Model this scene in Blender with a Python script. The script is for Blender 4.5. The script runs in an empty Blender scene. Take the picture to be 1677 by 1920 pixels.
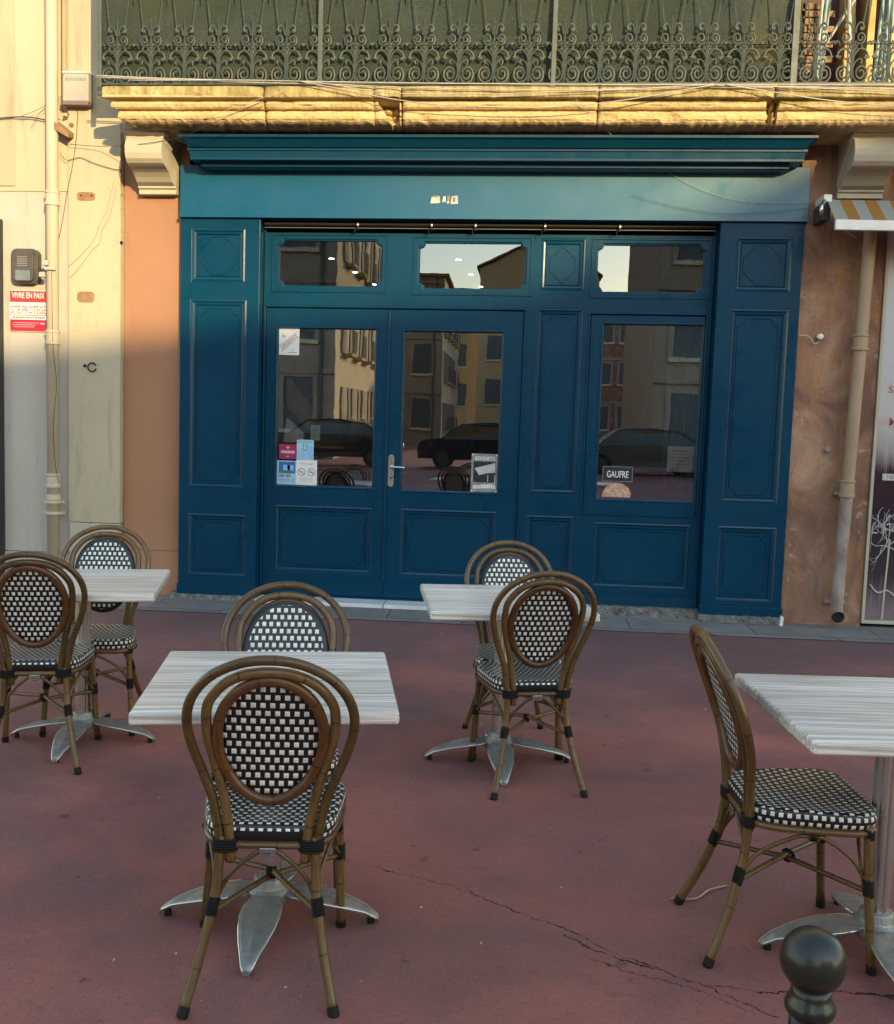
import bpy, bmesh, math, random
from mathutils import Vector, Matrix, noise
from mathutils.geometry import tessellate_polygon
random.seed(7)
R = math.radians
S = bpy.context.scene
COL = S.collection

# ------------------------------------------------------------------ camera
F, YAW, PITCH, ROLL, H = 1909.7, -0.0638, -0.0904, 0.0317, 1.5139
def cam_axes():
    cy, sy, cp, sp = math.cos(YAW), math.sin(YAW), math.cos(PITCH), math.sin(PITCH)
    f = Vector((sy*cp, cy*cp, sp)); r = Vector((cy, -sy, 0)); u = r.cross(f)
    c, s = math.cos(ROLL), math.sin(ROLL)
    return c*r + s*u, -s*r + c*u, f
CR, CU, CF = cam_axes()
cam = bpy.data.cameras.new('camera'); co = bpy.data.objects.new('camera', cam); COL.objects.link(co)
m = Matrix.Identity(4)
for i in range(3):
    m[i][0], m[i][1], m[i][2] = CR[i], CU[i], -CF[i]
m[2][3] = H
co.matrix_world = m
cam.sensor_fit = 'HORIZONTAL'; cam.sensor_width = 36; cam.lens = 36*F/1677
cam.clip_start = 0.05; cam.clip_end = 2000
S.camera = co
def at(px, py, Y):
    "point on the vertical plane at distance Y seen at a photo pixel"
    d = CR*((px-838.5)/F) + CU*(-(py-960)/F) + CF
    t = Y/d.y
    return Vector((d.x*t, Y, H + d.z*t))

# ------------------------------------------------------------------ node helpers
def new_mat(name):
    m = bpy.data.materials.new(name); m.use_nodes = True
    nt = m.node_tree; nt.nodes.clear()
    return m, nt
class N:
    def __init__(s, nt): s.nt = nt
    def n(s, t, **kw):
        nd = s.nt.nodes.new(t)
        for k, v in kw.items():
            if k == 'i':
                for a, b in v.items():
                    if hasattr(b, 'bl_idname') or isinstance(b, bpy.types.NodeSocket): s.nt.links.new(b, nd.inputs[a])
                    else: nd.inputs[a].default_value = b
            else: setattr(nd, k, v)
        return nd
    def coord(s, kind='Object', scale=(1,1,1), rot=(0,0,0)):
        c = s.n('ShaderNodeTexCoord')
        mp = s.n('ShaderNodeMapping', i={'Vector': c.outputs[kind], 'Scale': scale, 'Rotation': rot})
        return mp.outputs[0]
    def noise(s, vec, scale, detail=4, rough=.55, dist=0):
        return s.n('ShaderNodeTexNoise', i={'Vector': vec, 'Scale': scale, 'Detail': detail, 'Roughness': rough, 'Distortion': dist}).outputs[0]
    def ramp(s, fac, stops, interp='LINEAR'):
        r = s.n('ShaderNodeValToRGB', i={'Fac': fac}); cr = r.color_ramp; cr.interpolation = interp
        while len(cr.elements) < len(stops): cr.elements.new(.5)
        for e, (p, c) in zip(cr.elements, stops):
            e.position = p; e.color = (c, c, c, 1) if isinstance(c, (int, float)) else (*c, 1)
        return r.outputs[0]
    def math(s, op, a, b=0, c=None):
        nd = s.n('ShaderNodeMath', operation=op)
        for k, v in enumerate((a, b) + (() if c is None else (c,))):
            if isinstance(v, (int, float)): nd.inputs[k].default_value = v
            else: s.nt.links.new(v, nd.inputs[k])
        return nd.outputs[0]
    def mix(s, fac, a, b, mode='MIX'):
        nd = s.n('ShaderNodeMix', data_type='RGBA', blend_type=mode)
        for k, v in ((0, fac), (6, a), (7, b)):
            if isinstance(v, (int, float)): nd.inputs[k].default_value = v
            elif isinstance(v, (tuple, list)): nd.inputs[k].default_value = (*v, 1)
            else: s.nt.links.new(v, nd.inputs[k])
        return nd.outputs[2]
    def bump(s, h, strength=.3, dist=.01, nrm=None):
        i = {'Height': h, 'Strength': strength, 'Distance': dist}
        if nrm is not None: i['Normal'] = nrm
        return s.n('ShaderNodeBump', i=i).outputs[0]
    def out(s, sh): s.n('ShaderNodeOutputMaterial', i={'Surface': sh})
    def pbr(s, col, rough=.6, metal=0, nrm=None, spec=.5, **kw):
        i = {'Base Color': col if not isinstance(col, tuple) else (*col, 1), 'Roughness': rough, 'Metallic': metal, 'Specular IOR Level': spec}
        if nrm is not None: i['Normal'] = nrm
        for k, v in kw.items(): i[k.replace('_', ' ')] = v
        p = s.n('ShaderNodeBsdfPrincipled', i=i)
        return p.outputs[0]
    def sep(s, vec): return s.n('ShaderNodeSeparateXYZ', i={'Vector': vec}).outputs

def simple(name, c1, c2=None, scale=6, rough=.6, metal=0, bump=(60, .15), stretch=(1,1,1), spec=.5, lo=.35, hi=.65, rvar=.1):
    m, nt = new_mat(name); g = N(nt)
    v = g.coord('Object', stretch)
    c2 = c2 or tuple(x*.7 for x in c1)
    a = g.noise(v, scale, 6, .6)
    col = g.ramp(a, [(lo, c1), (hi, c2)])
    b = g.noise(v, bump[0], 4, .6)
    rr = g.ramp(a, [(.3, max(.02, rough-rvar)), (.7, min(1, rough+rvar))])
    g.out(g.pbr(col, rr, metal, g.bump(b, bump[1], .004), spec))
    return m

def stucco(name, c1, c2, stain, rough=.9, coarse=35, bs=.35):
    "painted render: two tones, streaky grime, fine grain"
    m, nt = new_mat(name); g = N(nt)
    v = g.coord('Object')
    big = g.noise(v, 1.1, 6, .62, .4)
    col = g.ramp(big, [(.35, c1), (.65, c2)])
    sv = g.coord('Object', (5, 5, .8))
    st = g.noise(sv, 1.6, 6, .65, .6)
    col = g.mix(g.ramp(st, [(.55, 0), (.78, .75)]), col, stain)
    sp = g.noise(v, 14, 5, .7)
    col = g.mix(g.ramp(sp, [(.62, 0), (.75, .45)]), col, stain)
    fine = g.noise(v, coarse, 6, .7)
    med = g.noise(v, 7, 4, .6)
    h = g.math('ADD', g.math('MULTIPLY', fine, .5), med)
    g.out(g.pbr(col, rough, 0, g.bump(h, bs, .006), .25))
    return m

M = {}
M['cream'] = stucco('cream_stucco', (.486, .433, .327), (.441, .391, .289), (.304, .274, .220))
M['cream_pale'] = stucco('pale_stucco', (.456, .433, .388), (.403, .384, .346), (.289, .266, .236))
M['cream_rough'] = stucco('rough_stucco', (.456, .403, .296), (.395, .350, .251), (.258, .228, .175), coarse=90, bs=.7)
M['strip'] = stucco('pilaster_stucco', (.456, .403, .293), (.414, .365, .266), (.274, .243, .198))
M['strip_low'] = stucco('greyed_stucco', (.456, .433, .372), (.410, .380, .319), (.258, .236, .198))
M['orange'] = stucco('terracotta_stucco', (.355, .189, .115), (.311, .163, .100), (.229, .148, .107))
def worn_wall():
    m, nt = new_mat('worn_terracotta'); g = N(nt)
    v = g.coord('Object')
    a = g.noise(v, 2.0, 7, .66, 1.0)
    col = g.ramp(a, [(.30, (.15, .086, .064)), (.43, (.22, .122, .086)), (.55, (.285, .160, .108)), (.68, (.39, .245, .17))])
    st = g.noise(g.coord('Object', (3.2, 3.2, .55)), 1.7, 7, .68, 1.2)
    col = g.mix(g.ramp(st, [(.50, 0), (.66, .6)]), col, (.13, .088, .078))
    og = g.noise(g.coord('Object', (4, 4, 1.1)), 1.3, 6, .7, .8)
    col = g.mix(g.ramp(og, [(.52, 0), (.64, .85)]), col, (.36, .185, .065))
    pe = g.noise(v, 3.1, 8, .72, .5)
    col = g.mix(g.ramp(pe, [(.60, 0), (.612, .8)]), col, (.42, .30, .225))
    gr = g.noise(v, 26, 5, .75)
    col = g.mix(g.ramp(gr, [(.55, 0), (.72, .55)]), col, (.12, .08, .065))
    h = g.math('ADD', g.math('MULTIPLY', g.noise(v, 60, 5, .7), .5), g.math('MULTIPLY', pe, 1.5))
    g.out(g.pbr(col, .92, 0, g.bump(h, .55, .008), .2))
    return m
M['orange_worn'] = worn_wall()
M['upper'] = stucco('ochre_stucco', (.60, .44, .16), (.52, .36, .12), (.32, .22, .1))
M['corbel'] = simple('corbel_stone', (.441, .410, .327), (.380, .353, .281), 5, .85, bump=(40, .25))
M['patch'] = simple('bare_terracotta', (.30, .185, .10), (.23, .135, .07), 20, .9, bump=(90, .4))
M['iron'] = simple('wrought_iron', (.030, .040, .034), (.055, .068, .056), 14, .55, bump=(120, .3))
M['iron_light'] = simple('grey_iron', (.075, .09, .08), (.05, .06, .052), 9, .5, bump=(100, .2))
M['black'] = simple('black_rubber', (.006, .0055, .005), (.010, .009, .0085), 20, .6, spec=.25)
M['dark'] = simple('dark_paint', (.02, .025, .03), (.012, .015, .02), 5, .35)
M['wire'] = simple('black_wire', (.03, .028, .026), (.05, .045, .04), 10, .6)
M['wirewhite'] = simple('white_cable', (.44, .40, .37), (.34, .30, .28), 6, .5)
M['twine'] = simple('pale_straw', (.42, .30, .2), (.30, .2, .13), 10, .8)
M['pipe'] = simple('cream_pipe', (.517, .456, .350), (.441, .380, .289), 3, .5, bump=(30, .1), stretch=(1, 1, .6))
M['pipe2'] = simple('stained_pipe', (.350, .251, .167), (.289, .198, .137), 4, .65, bump=(30, .2), stretch=(1, 1, .4))
M['pipe3'] = simple('flaking_pipe', (.334, .289, .274), (.205, .152, .129), 9, .75, bump=(40, .5), stretch=(1, 1, .5))
M['boxgrey'] = simple('junction_grey', (.395, .380, .342), (.334, .319, .289), 5, .5)
M['plum_grey'] = simple('plum_grey', (.20, .135, .125), (.16, .11, .10), 6, .6)
M['white'] = simple('white_plastic', (.74, .74, .72), (.66, .66, .64), 6, .4)
M['paper'] = simple('white_paper', (.72, .73, .74), (.62, .64, .66), 5, .5, bump=(200, .05))
M['red'] = simple('red_print', (.55, .03, .03), (.48, .03, .03), 8, .45)
M['crimson'] = simple('crimson_print', (.42, .012, .035), (.36, .012, .03), 8, .45)
M['redtext'] = simple('dull_red_print', (.42, .10, .10), (.36, .08, .08), 8, .5)
M['pink'] = simple('magenta_print', (.30, .02, .09), (.22, .02, .08), 12, .4)
M['pinklt'] = simple('pink_print', (.62, .34, .42), (.55, .28, .38), 12, .4)
M['cyan'] = simple('pale_blue_print', (.32, .58, .66), (.26, .44, .66), 8, .4)
M['teal'] = simple('teal_print', (.06, .30, .33), (.05, .24, .3), 8, .4)
M['bluep'] = simple('blue_print', (.04, .14, .42), (.03, .10, .34), 8, .4)
M['skyp'] = simple('sky_print', (.25, .48, .75), (.20, .42, .7), 8, .4)
M['greenp'] = simple('green_print', (.04, .20, .10), (.03, .14, .08), 8, .4)
M['greyp'] = simple('grey_print', (.28, .28, .29), (.16, .16, .17), 16, .4)
M['lavp'] = simple('lavender_print', (.33, .36, .58), (.28, .3, .52), 16, .4)
M['ltgrey'] = simple('pale_grey_print', (.5, .5, .5), (.36, .36, .36), 16, .4)
M['waffle'] = simple('waffle_print', (.60, .33, .18), (.42, .2, .1), 30, .5)
M['chrome'] = simple('satin_metal', (.55, .56, .57), (.42, .43, .44), 30, .3, 1.0)
M['bronze'] = simple('grey_lacquer', (.085, .075, .07), (.06, .055, .05), 10, .35)
M['lens'] = simple('grey_lens', (.17, .21, .24), (.12, .15, .18), 10, .25)
M['marble'] = simple('white_step', (.62, .64, .66), (.48, .5, .52), 4, .5)
M['lamp_white'] = simple('opal_glass', (.8, .8, .8), (.75, .75, .75), 4, .2)
M['room'] = simple('room_wall', (.07, .055, .042), (.05, .04, .032), 2, .85)
M['room_floor'] = simple('room_floor', (.05, .042, .036), (.035, .03, .026), 2, .6)
M['wood'] = simple('counter_wood', (.26, .13, .05), (.16, .08, .03), 4, .4, stretch=(1, 8, 8))
M['curtain'] = simple('teal_curtain', (.13, .22, .26), (.08, .16, .20), 3, .9)
M['pole'] = simple('painted_pole', (.20, .30, .30), (.14, .22, .23), 12, .5)
M['slat_wood'] = simple('yellow_timber', (.52, .38, .14), (.42, .28, .1), 5, .7)
M['plum'] = simple('plum_shutter', (.10, .045, .045), (.07, .035, .035), 5, .7)
M['bollard'] = simple('bollard_paint', (.010, .014, .011), (.022, .022, .014), 7, .30, bump=(18, .25), rvar=.14)
M['alu'] = simple('cast_aluminium', (.34, .33, .31), (.22, .215, .205), 22, .52, .65, bump=(90, .35), rvar=.12)
M['alu_edge'] = simple('polished_aluminium', (.66, .65, .62), (.55, .54, .52), 10, .3, 1.0, bump=(40, .1))
M['tyre'] = M['black']

# blue shopfront paint: gloss enamel with brush marks, scuffs, dusty film and painted-in sun sheen
def blue_paint(name, dust_sheen, spec=.16):
    m, nt = new_mat(name); g = N(nt)
    v = g.coord('Object')
    a = g.noise(v, 1.3, 5, .6, .3)
    col = g.ramp(a, [(.35, (.0010, .034, .075)), (.65, (.0017, .041, .086))])
    br = g.noise(g.coord('Object', (3, 3, 60)), 2.0, 4, .6)
    sc = g.noise(g.coord('Object', (9, 9, 1.6)), 3.2, 6, .7, 1.2)
    col = g.mix(g.ramp(sc, [(.70, 0), (.84, .03+dust_sheen*.6)]), col, (.10, .22, .26))
    if dust_sheen:
        # dusty board lightened to paint in sun, with sheen towards its right-hand end
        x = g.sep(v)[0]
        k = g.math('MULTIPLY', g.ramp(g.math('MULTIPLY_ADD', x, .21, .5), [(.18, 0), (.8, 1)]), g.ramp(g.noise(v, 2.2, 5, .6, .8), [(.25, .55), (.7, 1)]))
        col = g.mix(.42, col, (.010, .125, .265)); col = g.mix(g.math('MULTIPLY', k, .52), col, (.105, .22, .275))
    rr = g.ramp(g.noise(v, 3.5, 5, .65), [(.3, .22), (.7, .42)])
    h = g.math('ADD', g.math('MULTIPLY', br, .3), g.noise(v, 5, 3, .5))
    g.out(g.pbr(col, rr, 0, g.bump(h, .12, .006), spec))
    return m
M['blue'] = blue_paint('blue_gloss_paint', 0)
M['blue_board'] = blue_paint('sunlit_dusty_blue', .25, .34)
M['blue_trim'] = blue_paint('glossy_blue_trim', .0, .30)

# rattan canes: UV v runs along the cane in metres
def rattan(name, c1, c2, c3):
    m, nt = new_mat(name); g = N(nt)
    uv = g.coord('UV'); o = g.coord('Object')
    a = g.noise(g.coord('UV', (40, 5, 1)), 2.5, 5, .65)
    col = g.ramp(a, [(.3, c1), (.52, c2), (.72, c3)])
    big = g.noise(o, 6, 3, .5)
    col = g.mix(g.ramp(big, [(.45, 0), (.65, .5)]), col, c3)
    rnd_ = g.n('ShaderNodeObjectInfo').outputs['Random']
    col = g.mix(1.0, col, g.ramp(rnd_, [(0, (.62, .58, .55)), (.5, (.95, .93, .9)), (1, (1.18, 1.15, 1.05))]), 'MULTIPLY')
    vv = g.math('ADD', g.sep(uv)[1], g.math('MULTIPLY', rnd_, .16))
    jit = g.math('FLOOR', g.math('MULTIPLY', vv, 6.3))
    fr = g.math('FRACT', g.math('MULTIPLY', vv, 6.3))
    ring = g.math('LESS_THAN', g.math('ABSOLUTE', g.math('SUBTRACT', fr, .5)), .013)
    col = g.mix(g.math('MULTIPLY', ring, .85), col, (.018, .01, .006))
    h = g.math('SUBTRACT', g.math('MULTIPLY', a, .35), ring)
    g.out(g.pbr(col, g.ramp(a, [(.3, .26), (.7, .42)]), 0, g.bump(h, .25, .003), .5))
    return m
M['cane'] = rattan('olive_cane', (.19, .115, .04), (.125, .072, .024), (.075, .037, .012))
M['cane_red'] = rattan('brown_cane', (.15, .07, .022), (.10, .042, .013), (.055, .02, .007))

# black and white weave: UV in metres, white blocks staggered row by row
def weave(name, pu, pv, wu, wv):
    m, nt = new_mat(name); g = N(nt)
    uv = g.sep(g.coord('UV'))
    wob = g.noise(g.coord('UV'), 25, 2, .5)
    v = g.math('DIVIDE', uv[1], pv)
    row = g.math('FLOOR', v)
    u = g.math('ADD', g.math('DIVIDE', uv[0], pu), g.math('MULTIPLY', row, .5))
    u = g.math('ADD', u, g.math('MULTIPLY', g.math('SUBTRACT', wob, .5), .12))
    fu, fv = g.math('FRACT', u), g.math('FRACT', v)
    du = g.math('DIVIDE', g.math('ABSOLUTE', g.math('SUBTRACT', fu, .5)), wu/2)
    dv = g.math('DIVIDE', g.math('ABSOLUTE', g.math('SUBTRACT', fv, .5)), wv/2)
    d = g.math('MAXIMUM', du, dv)
    mask = g.ramp(d, [(.90, 1), (1.0, 0)])
    cell = g.n('ShaderNodeCombineXYZ', i={0: g.math('FLOOR', u), 1: row, 2: 0.0}).outputs[0]
    rnd = g.n('ShaderNodeTexWhiteNoise', i={'Vector': cell}).outputs[0]
    wcol = g.ramp(rnd, [(0, (.68, .665, .62)), (1, (.84, .825, .78))])
    col = g.mix(mask, (.010, .010, .011), wcol)
    h = g.math('ADD', g.ramp(g.math('POWER', d, 2), [(0, 1), (1, 0)]), g.math('MULTIPLY', g.ramp(g.math('ABSOLUTE', g.math('SUBTRACT', g.math('FRACT', g.math('MULTIPLY', u, 2)), .5)), [(.3, .3), (.5, 0)]), .6))
    g.out(g.pbr(col, .38, 0, g.bump(h, .55, .004), .45))
    return m
M['weave_back'] = weave('back_weave', .0240, .0238, .56, .66)
M['weave_seat'] = weave('seat_weave', .0232, .0215, .54, .62)
M['weave_seat'].name = 'seat_weave'

# whitewashed slatted laminate
def laminate():
    m, nt = new_mat('whitewashed_laminate'); g = N(nt)
    v = g.coord('Object', (1, 1, 1))
    s1 = g.noise(g.coord('Object', (1.1, 34, 34)), 1.6, 7, .68, .5)
    s2 = g.noise(g.coord('Object', (2.2, 150, 150)), 1.0, 4, .6)
    col = g.ramp(s1, [(.30, (.36, .28, .225)), (.44, (.66, .595, .535)), (.58, (.88, .835, .785))])
    col = g.mix(g.ramp(s2, [(.36, .75), (.53, 0)]), col, (.34, .275, .23))
    y = g.math('MULTIPLY', g.sep(v)[1], 17.0)
    board = g.n('ShaderNodeTexWhiteNoise', noise_dimensions='1D', i={'W': g.math('FLOOR', y)}).outputs[0]
    col = g.mix(1.0, col, g.ramp(board, [(0, (.86, .84, .82)), (1, (1, 1, 1))]), 'MULTIPLY')
    ln = g.math('LESS_THAN', g.math('ABSOLUTE', g.math('SUBTRACT', g.math('FRACT', y), .5)), .03)
    col = g.mix(g.math('MULTIPLY', ln, .55), col, (.2, .16, .13))
    g.out(g.pbr(col, .34, 0, g.bump(g.math('SUBTRACT', s1, ln), .1, .002), .5))
    return m
M['laminate'] = laminate()

# tinted reflective window glass
def glass(name, refl, tint):
    m, nt = new_mat(name); g = N(nt)
    fr = g.n('ShaderNodeFresnel', i={'IOR': 1.52}).outputs[0]
    fac = g.math('ADD', g.math('MULTIPLY', fr, .6), refl)
    wav = g.bump(g.noise(g.coord('Object'), 2.3, 2, .5), .016, .02)
    t = g.n('ShaderNodeBsdfTransparent', i={'Color': (*tint, 1)}).outputs[0]
    gl = g.n('ShaderNodeBsdfGlossy', i={'Color': (.80, .87, 1, 1), 'Roughness': .0, 'Normal': wav}).outputs[0]
    g.out(g.n('ShaderNodeMixShader', i={0: fac, 1: t, 2: gl}).outputs[0])
    return m
M['glass'] = glass('shop_glass', .27, (.62, .62, .60))
M['glass_top'] = glass('transom_glass', .15, (.55, .55, .54))

# red asphalt
def asphalt():
    m, nt = new_mat('red_asphalt'); g = N(nt)
    v = g.coord('Object')
    big = g.noise(v, .55, 5, .55, .6)
    med = g.noise(v, 2.3, 6, .65, .5)
    col = g.ramp(med, [(.28, (.165, .074, .074)), (.5, (.225, .090, .083)), (.74, (.315, .122, .104))])
    col = g.mix(g.ramp(big, [(.43, 0), (.58, .8)]), col, (.400, .150, .118))
    col = g.mix(g.ramp(g.noise(v, .8, 5, .6, 1.0), [(.50, 0), (.66, .7)]), col, (.150, .090, .094))
    sp = g.noise(v, 48, 5, .75)
    col = g.mix(g.ramp(sp, [(.52, 0), (.70, .6)]), col, (.105, .052, .050))
    gr = g.noise(v, 170, 3, .7)
    col = g.mix(g.ramp(gr, [(.56, 0), (.74, .55)]), col, (.40, .24, .21))
    sm = g.noise(g.coord('Object', (1, 2.2, 1), (0, 0, .5)), 4.2, 6, .72, 1.5)
    col = g.mix(g.ramp(sm, [(.58, 0), (.70, .5)]), col, (.12, .070, .072))
    fl = g.noise(v, 9, 4, .75)
    col = g.mix(g.ramp(fl, [(.64, 0), (.69, .75)]), col, (.070, .038, .038))
    gum = g.n('ShaderNodeTexVoronoi', i={'Vector': v, 'Scale': 2.1, 'Randomness': 1}).outputs[0]
    col = g.mix(g.ramp(gum, [(.035, .6), (.06, 0)]), col, (.06, .037, .037))
    col = g.mix(g.ramp(g.noise(v, .42, 4, .6, .8), [(.44, .0), (.62, .6)]), col, (.135, .082, .086))
    col = g.mix(1.0, col, (1.0, .905, .865), 'MULTIPLY')
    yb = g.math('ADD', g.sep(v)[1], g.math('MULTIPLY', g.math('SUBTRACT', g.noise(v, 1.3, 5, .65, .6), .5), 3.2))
    col = g.mix(g.ramp(g.math('MULTIPLY_ADD', yb, .25, -1.05), [(0, 0), (.75, .62)]), col, (.112, .078, .082))  # darkened towards the pavement, painting in dim grazing reflections along with grime
    grit = g.n('ShaderNodeTexVoronoi', i={'Vector': v, 'Scale': 120.0, 'Randomness': 1}).outputs[0]
    col = g.mix(g.math('MULTIPLY', g.ramp(grit, [(.12, .55), (.28, 0)]), g.ramp(g.noise(v, 6, 4, .7), [(.4, 0), (.65, 1)])), col, (.42, .27, .24))
    # two hairline cracks running away to the right
    xyz = g.sep(v)
    wig = g.math('ADD', g.math('MULTIPLY', g.math('SUBTRACT', g.noise(v, 3.0, 6, .62), .5), .16), g.math('MULTIPLY', g.math('SUBTRACT', g.noise(v, 30, 4, .65), .5), .045))
    cr = None
    for (k, c, w, x0, x1) in ((-.46, 3.12, .0030, -.56, -.05), (-.76, 3.105, .0042, -.12, .46), (-.62, 3.03, .0055, .2, .74), (-.55, 2.95, .0034, .25, .66), (.03, 2.665, .0044, .58, 1.6)):
        d = g.math('ABSOLUTE', g.math('SUBTRACT', g.math('ADD', xyz[1], wig), g.math('MULTIPLY_ADD', xyz[0], k, c)))
        inn = g.math('MULTIPLY', g.math('GREATER_THAN', xyz[0], x0), g.math('LESS_THAN', xyz[0], x1))
        wv = g.math('MULTIPLY', g.ramp(g.noise(v, 8, 3, .6), [(.35, 0), (.62, 1)]), w)
        line = g.math('MULTIPLY', g.math('LESS_THAN', d, wv), inn)
        cr = line if cr is None else g.math('MAXIMUM', cr, line)
    col = g.mix(cr, col, (.016, .009, .010))
    h = g.math('ADD', g.math('MULTIPLY', g.noise(v, 150, 3, .6), .35), g.math('MULTIPLY', g.noise(v, 18, 4, .6), .5))
    h = g.math('SUBTRACT', h, cr)
    g.out(g.pbr(col, g.ramp(med, [(.3, .62), (.7, .85)]), 0, g.bump(h, .6, .007), .3))
    return m
M['asphalt'] = asphalt()

def paving():
    m, nt = new_mat('stone_paving'); g = N(nt)
    v = g.coord('Object')
    br = g.n('ShaderNodeTexBrick', i={'Vector': v, 'Scale': 1.0, 'Mortar Size': .006, 'Mortar Smooth': .3, 'Bias': 0, 'Brick Width': .92, 'Row Height': .36,
             'Color1': (.19, .177, .172, 1), 'Color2': (.25, .235, .228, 1), 'Mortar': (.07, .065, .065, 1)})
    br.offset = .37
    a = g.noise(v, 7, 6, .7)
    col = g.mix(.8, br.outputs[0], g.ramp(a, [(.3, .62), (.7, 1.0)]), 'MULTIPLY')
    st = g.noise(v, 2.1, 5, .6)
    col = g.mix(g.ramp(st, [(.5, 0), (.7, .5)]), col, (.10, .075, .072))
    h = g.math('ADD', g.math('MULTIPLY', br.outputs[1], -.8), g.math('MULTIPLY', g.noise(v, 60, 4, .6), .4))
    g.out(g.pbr(col, .7, 0, g.bump(h, .4, .006), .35))
    return m
M['paving'] = paving()

def kerb_stone():
    m, nt = new_mat('broken_footing'); g = N(nt)
    v = g.coord('Object')
    a = g.noise(v, 22, 6, .75, .5)
    col = g.ramp(a, [(.35, (.05, .047, .045)), (.55, (.17, .165, .16)), (.75, (.30, .29, .285))])
    g.out(g.pbr(col, .9, 0, g.bump(a, .9, .02), .2))
    return m
M['footing'] = kerb_stone()

def ledge_stone():
    m, nt = new_mat('golden_limestone'); g = N(nt)
    v = g.coord('Object')
    a = g.noise(v, 3, 6, .65, .4)
    col = g.ramp(a, [(.3, (.60, .47, .26)), (.55, (.52, .395, .20)), (.75, (.37, .27, .135))])
    sp = g.noise(v, 24, 5, .75)
    col = g.mix(g.ramp(sp, [(.55, 0), (.72, .7)]), col, (.22, .155, .09))
    nz = g.n('ShaderNodeNewGeometry').outputs['Normal']
    z = g.sep(v)[2]
    moss = g.math('MULTIPLY', g.ramp(g.noise(g.coord('Object', (6, 6, 1)), 1.5, 5, .7), [(.36, 0), (.56, .8)]), g.math('GREATER_THAN', z, 3.79))
    col = g.mix(moss, col, (.21, .18, .07))
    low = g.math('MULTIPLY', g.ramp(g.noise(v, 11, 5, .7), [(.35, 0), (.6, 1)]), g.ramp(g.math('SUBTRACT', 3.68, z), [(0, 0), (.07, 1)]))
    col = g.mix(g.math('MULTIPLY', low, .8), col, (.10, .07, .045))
    h = g.math('ADD', sp, g.math('MULTIPLY', g.noise(v, 80, 4, .7), .6))
    g.out(g.pbr(col, .92, 0, g.bump(h, .6, .01), .2))
    return m
M['ledge'] = ledge_stone()

def mesh_cloth():
    m, nt = new_mat('green_shade_net'); g = N(nt)
    v = g.coord('Object')
    wv = g.noise(g.coord('Object', (30, 30, 140)), 1.5, 4, .7)
    big = g.noise(v, 1.6, 5, .6, .5)
    col = g.ramp(big, [(.3, (.030, .046, .044)), (.55, (.046, .061, .056)), (.8, (.074, .078, .058))])
    col = g.mix(g.ramp(wv, [(.4, .0), (.65, .45)]), col, (.105, .12, .10))
    d = g.pbr(col, .85, 0, g.bump(g.math('ADD', wv, g.math('MULTIPLY', g.noise(v, 4, 5, .6), 2.5)), .7, .02), .2)
    t = g.n('ShaderNodeBsdfTransparent', i={'Color': (.8, .85, .7, 1)}).outputs[0]
    fac = g.ramp(g.noise(g.coord('Object', (1, 1, 3)), 1.5, 4, .6), [(.35, .08), (.65, .42)])
    g.out(g.n('ShaderNodeMixShader', i={0: fac, 1: d, 2: t}).outputs[0])
    return m
M['net'] = mesh_cloth()

def stripes():
    m, nt = new_mat('striped_canvas'); g = N(nt)
    x = g.sep(g.coord('UV'))[0]
    s = g.math('LESS_THAN', g.math('FRACT', g.math('MULTIPLY', x, 5.6)), .5)
    col = g.mix(s, (.25, .26, .245), (.27, .135, .035))
    g.out(g.pbr(col, .8, 0, g.bump(g.noise(g.coord('Object'), 60, 3, .6), .1, .003), .2))
    return m
M['stripe'] = stripes()

def poster():
    "printed window film: pale grey above, plum and black below, streaked join"
    m, nt = new_mat('printed_film'); g = N(nt)
    v = g.coord('Object'); z = g.sep(v)[2]
    st = g.noise(g.coord('Object', (26, 26, 1.4)), 1.4, 5, .7)
    zz = g.math('ADD', z, g.math('MULTIPLY', g.math('SUBTRACT', st, .5), .35))
    col = g.ramp(g.math('DIVIDE', zz, 2.6), [(.06, (.19, .14, .16)), (.16, (.04, .028, .04)), (.32, (.018, .014, .022)), (.47, (.035, .012, .024)),
               (.53, (.30, .27, .28)), (.62, (.44, .43, .44)), (1, (.46, .50, .54))])
    pk = g.math('MULTIPLY', g.ramp(g.noise(v, 5, 4, .6), [(.45, 0), (.6, 1)]), g.ramp(g.math('ABSOLUTE', g.math('SUBTRACT', z, 1.53)), [(.0, .8), (.12, 0)]))
    col = g.mix(pk, col, (.42, .07, .12))
    g.out(g.pbr(col, .25, 0, None, .5))
    return m
M['poster'] = poster()

def emis(name, c, s):
    m, nt = new_mat(name); g = N(nt)
    g.out(g.n('ShaderNodeEmission', i={'Color': (*c, 1), 'Strength': s}).outputs[0]); return m
M['bulb'] = emis('lit_lamp', (1, .95, .86), 14)

def facade_mat(name, c1, c2):
    return stucco(name, c1, c2, tuple(x*.6 for x in c2))
M['fa'] = facade_mat('square_taupe', (.34, .28, .22), (.28, .23, .18))
M['fb'] = facade_mat('square_cream', (.62, .52, .36), (.55, .46, .31))
M['fc'] = facade_mat('square_tan', (.50, .36, .19), (.43, .31, .16))
M['fd'] = facade_mat('square_brown', (.36, .28, .21), (.30, .23, .17))
M['tile'] = simple('roof_tile', (.30, .16, .09), (.22, .12, .07), 6, .9, bump=(20, .6))
M['shut'] = simple('grey_shutter', (.10, .11, .11), (.07, .08, .08), 5, .7)
M['carpaint'] = simple('black_car_paint', (.010, .010, .012), (.014, .014, .016), 3, .18)
M['carpaint2'] = simple('grey_car_paint', (.05, .052, .055), (.04, .042, .045), 3, .2)
M['carglass'] = simple('car_glass', (.012, .014, .015), (.016, .018, .02), 3, .05)

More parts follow.
